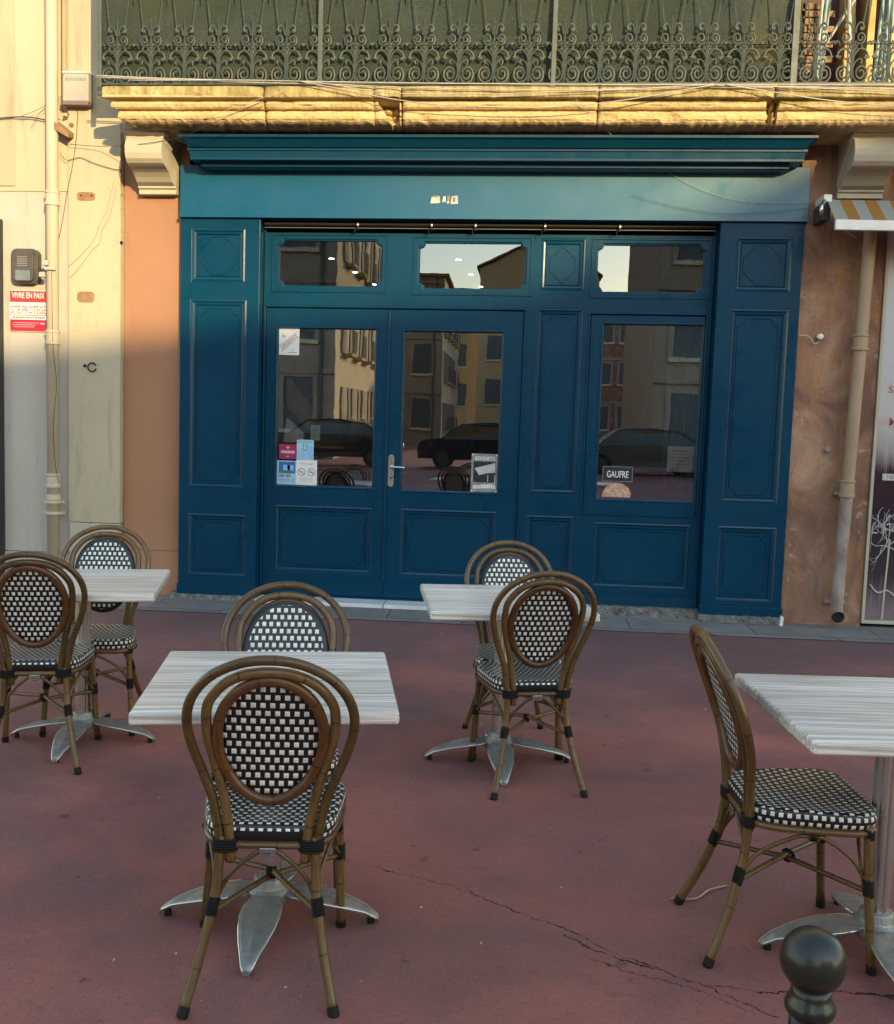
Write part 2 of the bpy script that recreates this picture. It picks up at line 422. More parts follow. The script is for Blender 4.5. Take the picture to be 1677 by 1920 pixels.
# ------------------------------------------------------------------ mesh helpers
KT = .0115
def sag(v):   # the whole front is a touch out of level, higher to the right
    return Vector((v[0], v[1], v[2] + KT*(v[0]+.3)*max(0, min(1, v[2]/2.5))))

class MB:
    def __init__(s): s.v = []; s.f = []; s.uv = []
    def add(s, vs, fs, uvs=None):
        b = len(s.v); s.v += [Vector(p) for p in vs]
        for k, f in enumerate(fs):
            s.f.append([b+i for i in f]); s.uv.append(uvs[k] if uvs else None)
        return s
    def box(s, x0, x1, y0, y1, z0, z1):
        return s.add([(x, y, z) for z in (z0, z1) for x, y in ((x0,y0),(x1,y0),(x1,y1),(x0,y1))],
              [(0,3,2,1),(4,5,6,7),(0,1,5,4),(1,2,6,5),(2,3,7,6),(3,0,4,7)])
    def tube(s, path, r=.01, seg=8, closed=False, caps=True):
        P = [Vector(p) for p in path]; n = len(P)
        rr = r if isinstance(r, (list, tuple)) else [r]*n
        T = []
        for i in range(n):
            a = P[i-1] if (i or closed) else P[i]; b = P[(i+1) % n] if (i < n-1 or closed) else P[i]
            d = b-a; T.append(d.normalized() if d.length > 1e-9 else Vector((0,0,1)))
        up = Vector((0,0,1)) if abs(T[0].z) < .9 else Vector((1,0,0))
        nrm = (up - T[0]*up.dot(T[0])).normalized()
        vs = []; L = [0]
        for i in range(n):
            if i:
                nrm = (nrm - T[i]*nrm.dot(T[i])).normalized(); L.append(L[-1]+(P[i]-P[i-1]).length)
            bn = T[i].cross(nrm)
            for k in range(seg):
                a = 2*math.pi*k/seg
                vs.append(P[i] + (nrm*math.cos(a)+bn*math.sin(a))*rr[i])
        fs = []; us = []
        for i in range(n if closed else n-1):
            j = (i+1) % n
            l0 = L[i]; l1 = L[j] if j else L[i]+(P[0]-P[i]).length
            for k in range(seg):
                k2 = (k+1) % seg
                fs.append((i*seg+k, i*seg+k2, j*seg+k2, j*seg+k))
                us.append(((k/seg*.1, l0), ((k+1)/seg*.1, l0), ((k+1)/seg*.1, l1), (k/seg*.1, l1)))
        if caps and not closed:
            fs.append(tuple(range(seg))[::-1]); us.append(tuple((0, 0) for _ in range(seg)))
            fs.append(tuple((n-1)*seg+k for k in range(seg))); us.append(tuple((0, L[-1]) for _ in range(seg)))
        return s.add(vs, fs, us)
    def lathe(s, prof, seg=24, c=(0,0,0), axis='z'):
        vs = []
        for (r, z) in prof:
            for k in range(seg):
                a = 2*math.pi*k/seg; p = (r*math.cos(a), r*math.sin(a), z)
                if axis == 'y': p = (p[0], p[2], -p[1])
                vs.append((c[0]+p[0], c[1]+p[1], c[2]+p[2]))
        fs = []
        for i in range(len(prof)-1):
            for k in range(seg):
                k2 = (k+1) % seg; fs.append((i*seg+k, i*seg+k2, (i+1)*seg+k2, (i+1)*seg+k))
        fs.append(tuple(range(seg))[::-1]); fs.append(tuple((len(prof)-1)*seg+k for k in range(seg)))
        return s.add(vs, fs)
    def plate(s, outer, holes=(), y0=0, y1=.01):
        "flat board in the XZ plane with openings; front at y0"
        loops = [list(outer)] + [list(h) for h in holes]
        tri = tessellate_polygon([[Vector((p[0], p[1], 0)) for p in l] for l in loops])
        flat = [p for l in loops for p in l]; n = len(flat)
        vs = [(p[0], y0, p[1]) for p in flat] + [(p[0], y1, p[1]) for p in flat]
        fs = []
        for t in tri:
            a, b, c = [Vector(flat[i]) for i in t]
            if (b-a).cross(c-a) < 0: t = t[::-1]
            fs.append(tuple(t)); fs.append(tuple(i+n for i in t[::-1]))
        k = 0
        for l in loops:
            ln = len(l); area = sum(l[i][0]*l[(i+1)%ln][1]-l[(i+1)%ln][0]*l[i][1] for i in range(ln))
            for i in range(ln):
                a, b = k+i, k+(i+1)%ln
                q = (a, a+n, b+n, b) if (area > 0) == (l is loops[0]) else (a, b, b+n, a+n)
                fs.append(q)
            k += ln
        return s.add(vs, fs)
    def ring(s, poly, prof):
        "moulding swept round a closed XZ polygon; prof = [(inset, y)]"
        n = len(poly); P = [Vector(p) for p in poly]
        area = sum(P[i].x*P[(i+1)%n].y-P[(i+1)%n].x*P[i].y for i in range(n))
        if area < 0: P = P[::-1]
        vs = []
        for i in range(n):
            e0 = (P[i]-P[i-1]).normalized(); e1 = (P[(i+1)%n]-P[i]).normalized()
            n0 = Vector((-e0.y, e0.x)); n1 = Vector((-e1.y, e1.x))
            mm = (n0+n1); mm = mm/max(.25, mm.dot(n0)) if mm.length > 1e-6 else n0
            for (d, y) in prof:
                q = P[i]+mm*d; vs.append((q.x, y, q.y))
        k = len(prof); fs = []
        for i in range(n):
            j = (i+1) % n
            for a in range(k-1): fs.append((i*k+a, j*k+a, j*k+a+1, i*k+a+1))
        return s.add(vs, fs)
    def fin(s, name, mat, parent=None, smooth=False, bevel=0, tilt=False, seg=2):
        me = bpy.data.meshes.new(name)
        vs = [sag(p) for p in s.v] if tilt else s.v
        me.from_pydata([tuple(p) for p in vs], [], s.f)
        if any(u is not None for u in s.uv):
            ul = me.uv_layers.new(name='UVMap')
            for pl, u in zip(me.polygons, s.uv):
                if u:
                    for li, c in zip(pl.loop_indices, u): ul.data[li].uv = c
        if smooth: me.polygons.foreach_set('use_smooth', [True]*len(me.polygons))
        mats = mat if isinstance(mat, (list, tuple)) else [mat]
        for q in mats: me.materials.append(M[q] if isinstance(q, str) else q)
        me.update()
        o = bpy.data.objects.new(name, me); COL.objects.link(o)
        if parent is not None: o.parent = parent
        if bevel:
            bm = o.modifiers.new('bevel', 'BEVEL'); bm.width = bevel; bm.segments = seg; bm.limit_method = 'ANGLE'; bm.angle_limit = R(35)
        return o

def catmull(P, n=6, closed=False):
    P = [Vector(p) for p in P]; out = []; m = len(P)
    for i in range(m if closed else m-1):
        p0 = P[i-1] if (i or closed) else P[0]*2-P[1]; p1 = P[i]; p2 = P[(i+1) % m]
        p3 = P[(i+2) % m] if (i+2 < m or closed) else P[-1]*2-P[-2]
        for k in range(n):
            t = k/n
            out.append(.5*((2*p1)+(p2-p0)*t+(2*p0-5*p1+4*p2-p3)*t*t+(3*p1-p0-3*p2+p3)*t**3))
    if not closed: out.append(P[-1])
    return out
def rect(x0, x1, z0, z1): return [(x0, z0), (x1, z0), (x1, z1), (x0, z1)]
def tag(o, label=None, cat=None, group=None, kind=None):
    if label: o['label'] = label
    if cat: o['category'] = cat
    if group: o['group'] = group
    if kind: o['kind'] = kind
    return o
def thing(name, label, cat, loc=(0,0,0), rz=0, group=None):
    o = bpy.data.objects.new(name, None); COL.objects.link(o)
    o.location = loc; o.rotation_euler = (0, 0, rz); o.empty_display_size = .1
    return tag(o, label, cat, group)
def kids(o): return [c for c in o.children]
def copy_tree(o, parent=None):
    c = o.copy(); COL.objects.link(c)
    c.parent = parent
    for ch in kids(o): copy_tree(ch, c)
    return c
FONT_CACHE = {}
def text_mesh(s):
    if s in FONT_CACHE: return FONT_CACHE[s]
    cu = bpy.data.curves.new('txt', 'FONT'); cu.body = s; cu.extrude = 0; cu.resolution_u = 2; cu.offset = .012
    o = bpy.data.objects.new('txt', cu); COL.objects.link(o)
    dg = bpy.context.evaluated_depsgraph_get()
    me = bpy.data.meshes.new_from_object(o.evaluated_get(dg))
    vs = [v.co.copy() for v in me.vertices]; fs = [list(p.vertices) for p in me.polygons]
    bpy.data.objects.remove(o); bpy.data.meshes.remove(me)
    FONT_CACHE[s] = (vs, fs); return vs, fs
def add_text(mb, s, x0, x1, z0, z1, y, rot=0):
    "lettering facing -Y filling the box"
    vs, fs = text_mesh(s)
    ax, bx = min(v.x for v in vs), max(v.x for v in vs); az, bz = min(v.y for v in vs), max(v.y for v in vs)
    cx, cz, w, h = (x0+x1)/2, (z0+z1)/2, x1-x0, z1-z0
    out = []
    for v in vs:
        u = ((v.x-ax)/(bx-ax)-.5)*w; t = ((v.y-az)/(bz-az)-.5)*h
        out.append((cx+u*math.cos(rot)-t*math.sin(rot), y, cz+u*math.sin(rot)+t*math.cos(rot)))
    return mb.add(out, fs)

# ------------------------------------------------------------------ setting
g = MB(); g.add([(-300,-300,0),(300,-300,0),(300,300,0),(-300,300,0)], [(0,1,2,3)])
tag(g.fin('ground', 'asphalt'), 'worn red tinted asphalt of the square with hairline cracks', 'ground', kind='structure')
g = MB(); nx = 60
ys = (7.46, 8.12)
vs = []; fs = []
for i in range(nx+1):
    x = -9 + 18*i/nx
    vs += [(x, ys[0]+.012*noise.noise((x*1.7, 0, 0))+.008*(x+.5)*0, .005), (x, ys[1], .007)]
for i in range(nx): fs.append((2*i, 2*i+2, 2*i+3, 2*i+1))
g.add(vs, fs)
tag(g.fin('pavement', 'paving'), 'narrow strip of worn grey stone slabs along the house fronts', 'pavement', kind='structure')

# ------------------------------------------------------------------ terracotta house (with the shop in it)
house = thing('terracotta_house', 'orange rendered house with stone balcony ledge over the blue shopfront', 'house', (0, 8.1, 0))
def hp(mb, name, mat, **k):   # parts are modelled in world space and parented to the empty
    o = mb.fin(name, mat, house, **k); o.location = (0, -8.1, 0); return o
YW = 8.10
hp(MB().box(-3.165, -2.64, YW, 8.5, .38, 3.66), 'wall', 'orange', tilt=True)
hp(MB().box(-3.168, -2.64, YW-.006, 8.5, -.05, .376), 'plinth', 'orange', tilt=True, bevel=.004)
hp(MB().box(2.09, 2.745, YW-.05, 8.5, -.05, 3.66), 'wall', 'orange_worn', tilt=True)['label'] = 'stained brown render right of the blue shopfront'
hp(MB().box(2.745, 6.5, YW+.12, 8.5, -.05, 3.66), 'wall', 'orange_worn', tilt=True)
hp(MB().box(-2.64, 2.09, YW+.1, 8.5, 3.30, 3.66), 'lintel', 'dark', tilt=True)
# room behind the shop windows
o = MB().box(-2.64, 2.09, 13.4, 13.5, -.05, 3.3); hp(o, 'back_wall', 'room')
hp(MB().box(-2.74, -2.64, 8.501, 13.4, -.05, 3.3).box(2.09, 2.19, 8.501, 13.4, -.05, 3.3), 'side_wall', 'room')
hp(MB().box(-2.64, 2.09, 8.3, 13.4, -.06, .012), 'floor', 'room_floor')
hp(MB().box(-2.64, 2.09, 8.3, 13.4, 3.12, 3.2), 'ceiling', 'room')
# upper storey behind the balcony
hp(MB().plate(rect(-3.165, 6.5, 3.9, 8.0), [rect(2.02, 2.68, 3.905, 6.2)], YW+.05, 8.5), 'upper_wall', 'upper', tilt=True)
hp(MB().box(2.02, 2.68, 8.3, 8.32, 3.9, 6.2), 'shutter', 'plum', tilt=True)
hp(MB().box(2.0, 2.05, YW-.01, YW+.06, 3.9, 6.2).box(2.36, 2.42, YW-.01, YW+.26, 3.9, 6.2).box(2.52, 2.57, YW-.01, YW+.26, 3.9, 6.2), 'window_frame', 'slat_wood', tilt=True)
# stone ledge under the balcony: eroded blocks with open joints
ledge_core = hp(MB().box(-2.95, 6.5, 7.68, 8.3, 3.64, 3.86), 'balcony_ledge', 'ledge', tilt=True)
prof = [(8.05,3.885),(7.60,3.885),(7.475,3.885),(7.462,3.878),(7.460,3.84),(7.462,3.806),(7.475,3.80),(7.525,3.797),(7.528,3.786),(7.502,3.783),(7.500,3.765),(7.506,3.748),(7.520,3.737),
        (7.548,3.735),(7.550,3.728),(7.536,3.724),(7.531,3.708),(7.530,3.69),(7.534,3.672),(7.546,3.656),(7.566,3.645),(7.60,3.637),(7.66,3.632),(8.05,3.63)]
fine = []
for (a, b) in zip(prof, prof[1:]):
    k = max(1, int(math.dist(a, b)/.007)) if max(a[0], b[0]) < 7.61 else 1
    fine += [(a[0]+(b[0]-a[0])*i/k, a[1]+(b[1]-a[1])*i/k) for i in range(k)]
prof = fine+[prof[-1]]
def block(x0, x1, chip=None, endl=False):
    n = max(4, int((x1-x0)/.009)); vs = []; fs = []; k = len(prof)
    for i in range(n+1):
        x = x0+(x1-x0)*i/n
        e = min(i, n-i)*(x1-x0)/n                   # worn corners at the joints
        for (y, z) in prof:
            yy, zz, xx = y, z, x
            if y < 7.7:
                w = noise.noise((x*5, z*14, 3))*.005 + noise.noise((x*38, z*38, 1))*.0035
                w += max(0, noise.noise((x*6.5, z*11, 8))-.30)*.045
                if z < 3.67: w += abs(noise.noise((x*16, z*20, 2)))*.016; zz += noise.noise((x*21, 7, z*9))*.009
                if 3.725 < z < 3.76: w += max(0, noise.noise((x*6, 2, 9)))*.02
                w += .022*math.exp(-e/.012)
                if chip and z < 3.792:
                    tt_ = max(0, min(1, (3.792-z)/.15)); cw = chip[1]-chip[0]
                    lft = chip[0]+cw*(.08+.55*tt_)+.012*noise.noise((z*40, 3, 1)); rgt = chip[1]-.006+.006*noise.noise((z*50, 8, 1))
                    if lft < x < rgt: w += .10+.05*noise.noise((x*24, z*30, 5))+.05*(1-tt_)
                yy += w
                if endl: xx = max(x, x0 + (y-7.46)*1.5 + .02*noise.noise((z*30, 1, 1)))
            vs.append((xx, yy, zz))
    for i in range(n):
        for a in range(k-1): fs.append((i*k+a, i*k+a+1, (i+1)*k+a+1, (i+1)*k+a))
    fs.append(tuple(range(k))[::-1]); fs.append(tuple(n*k+a for a in range(k)))
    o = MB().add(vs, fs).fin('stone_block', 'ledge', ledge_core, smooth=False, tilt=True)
    return o
for a in ((-3.10, -1.905, None, True), (-1.897, -1.10, None, False), (-1.10, -.905, (-1.09, -.91), False), (-.895, .500, None, False), (.508, 1.72, (1.672, 1.722), False), (1.730, 6.4, (1.730, 1.765), False)):
    block(*a)
# corbels
def corbel(x0, x1, mat, label=None):
    pr = [(8.16,3.70),(7.69,3.70),(7.69,3.645),(7.70,3.632),(7.70,3.618),(7.735,3.610),(7.735,3.592)]
    pr += [(y, z) for (y, z) in ((7.712,3.56),(7.700,3.52),(7.702,3.475),(7.718,3.435),(7.748,3.408),(7.785,3.395),(7.83,3.385),(7.875,3.368),(7.915,3.342),(7.95,3.312),(7.985,3.298))]
    pr += [(8.0,3.296),(8.0,3.278),(8.02,3.270),(8.02,3.235),(8.16,3.235)]
    vs = [(x, y, z) for x in (x0, x1) for (y, z) in pr]; k = len(pr)
    wide = []
    for i, p in enumerate(vs):
        x, y, z = p; mid = (x0+x1)/2
        if z > 3.60: x = mid+(x-mid)*1.10
        elif z < 3.297: x = mid+(x-mid)*1.03
        else: x = mid+(x-mid)*.98
        wide.append((x, y, z))
    fs = [(a, a+1, k+a+1, k+a) for a in range(k-1)]
    fs += [tuple(range(k))[::-1], tuple(k+a for a in range(k))]
    o = MB().add(wide, [f[::-1] for f in fs])
    o = hp(o, 'corbel', mat, tilt=True, bevel=.003)
    if label: o['label'] = label
corbel(-3.015, -2.725, 'corbel', 'pale cream scrolled stone bracket lit by the sun')
corbel(2.36, 2.68, 'corbel', 'scrolled stone bracket above the striped awning')
# white step and footings are part of the shop threshold
st = MB()
for k in range(4): st.box(-2.03+k*.52, -2.03+k*.52+.513, 7.935, 8.20, 0, .035)
tag(st.fin('door_step', 'marble', bevel=.004), 'low white tiled step below the blue double door', 'step')
def rubble(x0, x1, y0, y1, h):
    n = int((x1-x0)/.02); vs = []; fs = []
    for i in range(n+1):
        x = x0+(x1-x0)*i/n
        w = noise.noise((x*13, 1, 4))*.014; q = noise.noise((x*19, 6, 2))*.008
        vs += [(x, y0+w, 0), (x, y0+.012+w, h*.55+q), (x, y0+.035+w*.5, h+q), (x, y1, h)]
    for i in range(n):
        for a in range(3): fs.append((4*i+a, 4*i+4+a, 4*i+5+a, 4*i+1+a))
    fs += [(0,1,2,3), tuple(4*n+a for a in (3,2,1,0))]
    return MB().add(vs, fs)
hp(rubble(-2.75, -2.04, 7.985, 8.2, .045), 'footing', 'footing')
hp(rubble(.06, 1.50, 8.05, 8.25, .075), 'footing', 'footing')
hp(rubble(1.49, 2.15, 7.985, 8.2, .06), 'footing', 'footing')

# ------------------------------------------------------------------ cream house on the left
cream = thing('cream_house', 'cream rendered house left of the orange wall with a drainpipe', 'house', (-4, 8.05, 0))
def cp(mb, name, mat, **k):
    o = mb.fin(name, mat, cream, **k); o.location = (4, -8.05, 0); return o
cp(MB().box(-7, -3.60, 8.06, 8.5, 3.275, 8).box(-7,-3.6,8.0605,8.5,3.262,3.2749), 'wall', 'cream', tilt=True)
cp(MB().box(-7, -4.04, 8.05, 8.059, 3.30, 8), 'rough_panel', 'cream_rough', tilt=True, bevel=.004)
cp(MB().box(-7, -3.60, 8.068, 8.5, .335, 3.260), 'lower_wall', 'cream_pale', tilt=True)
cp(MB().box(-7, -3.60, 8.060, 8.5, -.05, .328), 'plinth', 'cream_pale', tilt=True, bevel=.004)
# flat pilaster strip with a ragged broken right edge near the top
pts = [(-3.595, .60)]; pts.append((-3.172, .60)); pts.append((-3.170, 2.9))
z = 2.9
while z < 3.80:
    pts.append((-3.170+.010*noise.noise((z*30, 2, 0))-.012*abs(noise.noise((z*11, 5, 1)))*(z > 3.1), z)); z += .022
pts += [(-3.165, 3.82), (-3.165, 8), (-3.595, 8)]
cp(MB().plate(pts, [], 8.03, 8.4), 'pilaster', 'strip', tilt=True)
cp(MB().box(-3.590, -3.180, 8.024, 8.4, -.05, .594), 'pilaster_base', 'strip_low', tilt=True, bevel=.004)
def blotch(x0, x1, z0, z1, y, seed, n=26):
    cx, cz = (x0+x1)/2, (z0+z1)/2; P = []
    for k in range(n):
        a = 2*math.pi*k/n; c, s_ = math.cos(a), math.sin(a)
        q = 1/max(abs(c), abs(s_)); q = min(q, 1.22)
        q *= 1+.08*noise.noise((c*3, s_*3, seed))
        P.append((cx+c*q*(x1-x0)/2, cz+s_*q*(z1-z0)/2))
    return MB().plate(P, [], y-.0035, y+.02)
o = cp(blotch(-3.522, -3.379, 3.185, 3.25, 8.03, 1), 'bare_patch', 'patch', tilt=True)
o = cp(blotch(-3.522, -3.383, 2.39, 2.475, 8.03, 4), 'bare_patch', 'patch', tilt=True)
for (x, z, r) in ((-3.488, 3.222, .006), (-3.402, 3.222, .006), (-3.457, 1.88, .012), (-3.16, 2.86, .012)):
    cp(MB().lathe([(r*1.1, -.003), (r, .004), (r*.3, .006)], 9, (x, 8.024, z), 'y'), 'plug_hole', 'black', tilt=True)
rg = MB().tube([(-3.394+.034*math.cos(a), 8.012, 1.843+.034*math.sin(a)) for a in [R(20+k*12) for k in range(28)]], .0055, 6)
tag(rg.fin('wall_ring', 'black'), 'small open black iron ring fixed to the cream pilaster', 'ring')
# crumbled masonry by the pipe and the terracotta shard
for k in range(18):
    x = -3.70+random.random()*.14; z = 3.66+random.random()*.22-abs(x+3.63)*.3
    s_ = .010+random.random()*.018
    cp(MB().add([(x+s_*random.uniform(-1,1), 8.03+random.uniform(-.025,.01), z+s_*random.uniform(-1,1)) for _ in range(6)], [(0,1,2),(0,2,3),(1,3,4),(2,4,5),(0,4,5),(1,2,5)]), 'rubble_lump', 'patch')
sh = MB()
a, b = at(95, 238, 7.93), at(128, 258, 7.93)
d = (b-a); up = Vector((0, 0, .075)); bk = Vector((0, .13, .03))
sh.add([a, b, b+up*.55, a+up*.8, a+bk, b+bk, b+up*.5+bk, a+up*.7+bk], [(0,1,2,3),(7,6,5,4),(3,2,6,7),(0,4,5,1),(1,5,6,2),(0,3,7,4)])
tag(sh.fin('broken_tile', 'patch', bevel=.004), 'broken orange terracotta tile wedged beside the cream drainpipe', 'tile')

# dark shopfront edge at the far left
ds = thing('dark_shopfront', 'dark navy painted shopfront at the left border of the picture', 'shopfront', (-4.5, 8.05, 0))
def dp(mb, name, mat, **k):
    o = mb.fin(name, mat, ds, **k); o.location = (4.5, -8.05, 0); return o
dp(MB().box(-6.5, -4.150, 7.98, 8.3, 0, 3.04), 'frame', 'dark', tilt=True, bevel=.006)
for z in (2.28, 2.12, 1.92): dp(MB().box(-6.4, -4.162, 7.970, 7.979, z, z+.012), 'trim', 'chrome', tilt=True)
dp(MB().box(-6.3, -4.175, 7.970, 7.979, .9, 1.75), 'panel', 'dark', tilt=True, bevel=.004)

# ------------------------------------------------------------------ blue shopfront
shop = thing('shopfront', 'blue panelled wooden shopfront with glazed double door and wide signboard', 'shopfront', (0, 8.03, 0))
def sp(mb, name, mat='blue', parent=None, **k):
    k.setdefault('tilt', True)
    o = mb.fin(name, mat, parent or shop, **k)
    if parent is None: o.location = (0, -8.03, 0)
    return o
Y0, YD = 8.03, 8.175
PM = lambda y: [(0, y), (0, y-.012), (.012, y-.016), (.022, y-.006), (.034, y-.003), (.040, y-.009), (.048, y+.004)]  # bolection moulding
def bead(mb, poly, y, w=.012, h=.006): mb.ring(poly, [(0, y), (w*.3, y-h), (w*.7, y-h), (w, y)])
def octo(x0, x1, z0, z1, c):
    return [(x0+c, z0), (x1-c, z0), (x1, z0+c), (x1, z1-c), (x1-c, z1), (x0+c, z1), (x0, z1-c), (x0, z0+c)]
def shaped(x0, x1, z0, z1, c, n=5):
    "panel outline with scooped corners"
    P = []
    for (cx, cz, a0) in ((x0, z0, 90), (x1, z0, 180), (x1, z1, 270), (x0, z1, 0)):
        for k in range(n+1):
            a = R(a0-90*k/n); P.append((cx+c*math.cos(a), cz+c*math.sin(a)))
    return P
def pilaster(x0, x1, sq, tall, low, name='pilaster'):
    b = MB().plate(rect(x0, x1, .04, 3.055), [rect(*sq), rect(*tall), rect(*low)], Y0, Y0+.16)
    for r_ in (sq, tall, low): b.plate(rect(r_[0]-.004, r_[1]+.004, r_[2]-.004, r_[3]+.004), [], Y0+.014, Y0+.05)
    b.box(x0-.008, x1+.008, Y0-.014, Y0-.002, .04, .125)
    p = sp(b, name, bevel=.0025)
    for r_, kind in ((sq, 'o'), (tall, 't'), (low, 'l')):
        q = MB().ring(rect(*r_), PM(Y0+.012))
        w = .062
        if kind == 'o': bead(q, octo(r_[0]+w, r_[1]-w, r_[2]+w-.01, r_[3]-w+.01, .1), Y0+.0135)
        else: bead(q, shaped(r_[0]+w, r_[1]-w, r_[2]+w, r_[3]-w, .055), Y0+.0135)
        sp(q, 'panel_moulding', 'blue_trim', p)
    return p
pilaster(-2.685, -2.05, (-2.595, -2.168, 2.565, 2.975), (-2.602, -2.150, .915, 2.425), (-2.607, -2.126, .19, .705), 'pilaster')
pilaster(1.505, 2.13, (1.628, 2.048, 2.535, 2.945), (1.612, 2.052, .93, 2.405), (1.605, 2.062, .155, .75), 'pilaster')
# jambs
sp(MB().box(-2.062, -2.040, Y0+.155, 8.3, .04, 3.05), 'jamb'); sp(MB().box(1.492, 1.512, Y0+.155, 8.3, .04, 3.05), 'jamb')
# frame board with openings
def notched(x0, x1, z0, z1, c=.045):
    P = []; n = 4
    for (cx, cz, a0) in ((x0, z0, 90), (x1, z0, 180), (x1, z1, 270), (x0, z1, 0)):
        for k in range(n+1):
            a = R(a0-90*k/n); P.append((cx+c*math.cos(a), cz+c*math.sin(a)))
    return P
T = [(-1.940, -1.097, 2.55, 2.925), (-.812, .044, 2.54, 2.915), (.590, 1.427, 2.532, 2.912)]
DX0, DX1, DZ1 = -2.028, .040, 2.385
fr = MB().plate(rect(-2.045, 1.497, .045, 2.975), [notched(*t) for t in T] + [rect(DX0, DX1, .050, DZ1), rect(.562, 1.455, .80, 2.365),
       rect(.115, .500, .27, .772), rect(.140, .503, .945, 2.405), rect(.152, .500, 2.545, 2.945), rect(.655, 1.420, .205, .735)], YD-.015, YD+.05)
frame = sp(fr, 'frame', bevel=.0025)
q = MB()
for r_ in ((.115, .500, .27, .772), (.140, .503, .945, 2.405), (.152, .500, 2.545, 2.945), (.655, 1.420, .205, .735)):
    q.plate(rect(r_[0]-.004, r_[1]+.004, r_[2]-.004, r_[3]+.004), [], YD+.004, YD+.03)
sp(q, 'infill_panel')
for r_, kind in (((.115, .500, .27, .772), 't'), ((.140, .503, .945, 2.405), 't'), ((.152, .500, 2.545, 2.945), 'd'), ((.655, 1.420, .205, .735), 't')):
    q = MB().ring(rect(*r_), PM(YD+.002)); w = .058
    if kind == 'd':
        xm = (r_[0]+r_[1])/2; zz = r_[2]+.05, r_[3]-.05; xx = r_[0]+.07, r_[1]-.07
        bead(q, [(xm, zz[0]), (xx[1], zz[0]+.10), (xx[1], zz[1]-.10), (xm, zz[1]), (xx[0], zz[1]-.10), (xx[0], zz[0]+.10)], YD+.0035)
    else: bead(q, shaped(r_[0]+w, r_[1]-w, r_[2]+w, r_[3]-w, .05), YD+.0035)
    sp(q, 'panel_moulding', 'blue_trim')
q = MB()
for i, t in enumerate(T):
    bead(q, rect(t[0]-.045, t[1]+.045, t[2]-.045, t[3]+.040), YD-.0155, .016, .008)
bead(q, rect(DX0-.018, DX1+.018, .03, DZ1+.018), YD-.0155, .016, .010)
bead(q, rect(.545, 1.472, .79, 2.382), YD-.0155, .016, .010)
for xb in (-1.975, -1.06, -.85, .085, .555): q.tube([(xb, YD-.016, 2.50), (xb, YD-.016, 2.96)], .006, 6)
q.box(.045, 1.497, YD-.030, YD-.016, .055, .150)
sp(q, 'frame_moulding', 'blue_trim')
for t in T:
    w_ = MB().ring(notched(*t), [(-.004, YD-.004), (.010, YD-.003), (.012, YD+.02)])
    wf = sp(w_, 'transom_window')
    pn = MB().add([(t[0]-.01, YD+.02, t[2]-.01), (t[1]+.01, YD+.02, t[2]-.01), (t[1]+.01, YD+.02, t[3]+.01), (t[0]-.01, YD+.02, t[3]+.01)], [(0,1,2,3)])
    sp(pn, 'pane', 'glass_top', wf)
# door leaves
def leaf(x0, x1, gl, lo, tag_):
    b = MB().plate(rect(x0, x1, .052, DZ1-.004), [rect(*gl), rect(*lo)], YD-.004, YD+.045)
    b.plate(rect(lo[0]-.004, lo[1]+.004, lo[2]-.004, lo[3]+.004), [], YD+.012, YD+.035)
    b.box(x0, x1, YD-.020, YD-.0045, .055, .165)
    d = sp(b, 'door', bevel=.0025); d['label'] = tag_
    q = MB().ring(rect(*gl), [(-.014, YD-.004), (-.010, YD-.010), (-.002, YD-.010), (.008, YD+.016), (.008, YD+.03)])
    q.ring(rect(*lo), PM(YD+.010)); bead(q, octo(lo[0]+.06, lo[1]-.06, lo[2]+.06, lo[3]-.06, .06), YD+.0115)
    sp(q, 'door_moulding', 'blue_trim', d)
    pn = MB().add([(gl[0], YD+.02, gl[2]), (gl[1], YD+.02, gl[2]), (gl[1], YD+.02, gl[3]), (gl[0], YD+.02, gl[3])], [(0,1,2,3)])
    sp(pn, 'pane', 'glass', d)
    return d
d1 = leaf(DX0+.003, -1.0285, (-1.932, -1.134, .945, 2.225), (-1.930, -1.132, .235, .785), 'left leaf of the blue double door with stickers on its glass')
d2 = leaf(-1.0245, DX1-.003, (-.908, -.120, .935, 2.215), (-.900, -.124, .232, .788), 'right leaf of the blue double door with the steel handle')
# meeting stile bead, handle
q = MB(); q.tube([(-1.0265, YD-.009, .18), (-1.0265, YD-.009, 2.37)], .012, 8); sp(q, 'meeting_bead', 'blue', d2)
hd = MB(); hx, hz = -.985, 1.09
hd.plate([(hx+.024*math.cos(R(a))*1.0, (1.20 if a < 180 else .985)+.024*math.sin(R(a))) for a in range(0, 360, 20)], [], YD-.013, YD-.0045)
hd.tube([(hx, YD-.01, 1.125), (hx, YD-.055, 1.125)], .011, 10)
hd.tube(catmull([(hx, YD-.055, 1.125), (hx+.03, YD-.060, 1.125), (hx+.115, YD-.055, 1.122)], 5), .009, 8)
sp(hd, 'handle', 'chrome', d2, smooth=False)
sp(MB().lathe([(.009, -.016), (.009, -.002)], 12, (hx, YD-.004, 1.035), 'y'), 'keyhole', 'dark', d2)
# right window
wn = sp(MB().plate(rect(.566, 1.451, .80, 2.361), [rect(.664, 1.440, .915, 2.295)], YD-.004, YD+.04), 'window', bevel=.0025)
sp(MB().ring(rect(.664, 1.440, .915, 2.295), [(-.014, YD-.004), (-.010, YD-.010), (-.002, YD-.010), (.008, YD+.016), (.008, YD+.03)]), 'window_moulding', 'blue_trim', wn)
sp(MB().add([(.664, YD+.02, .915), (1.44, YD+.02, .915), (1.44, YD+.02, 2.295), (.664, YD+.02, 2.295)], [(0,1,2,3)]), 'pane', 'glass', wn)
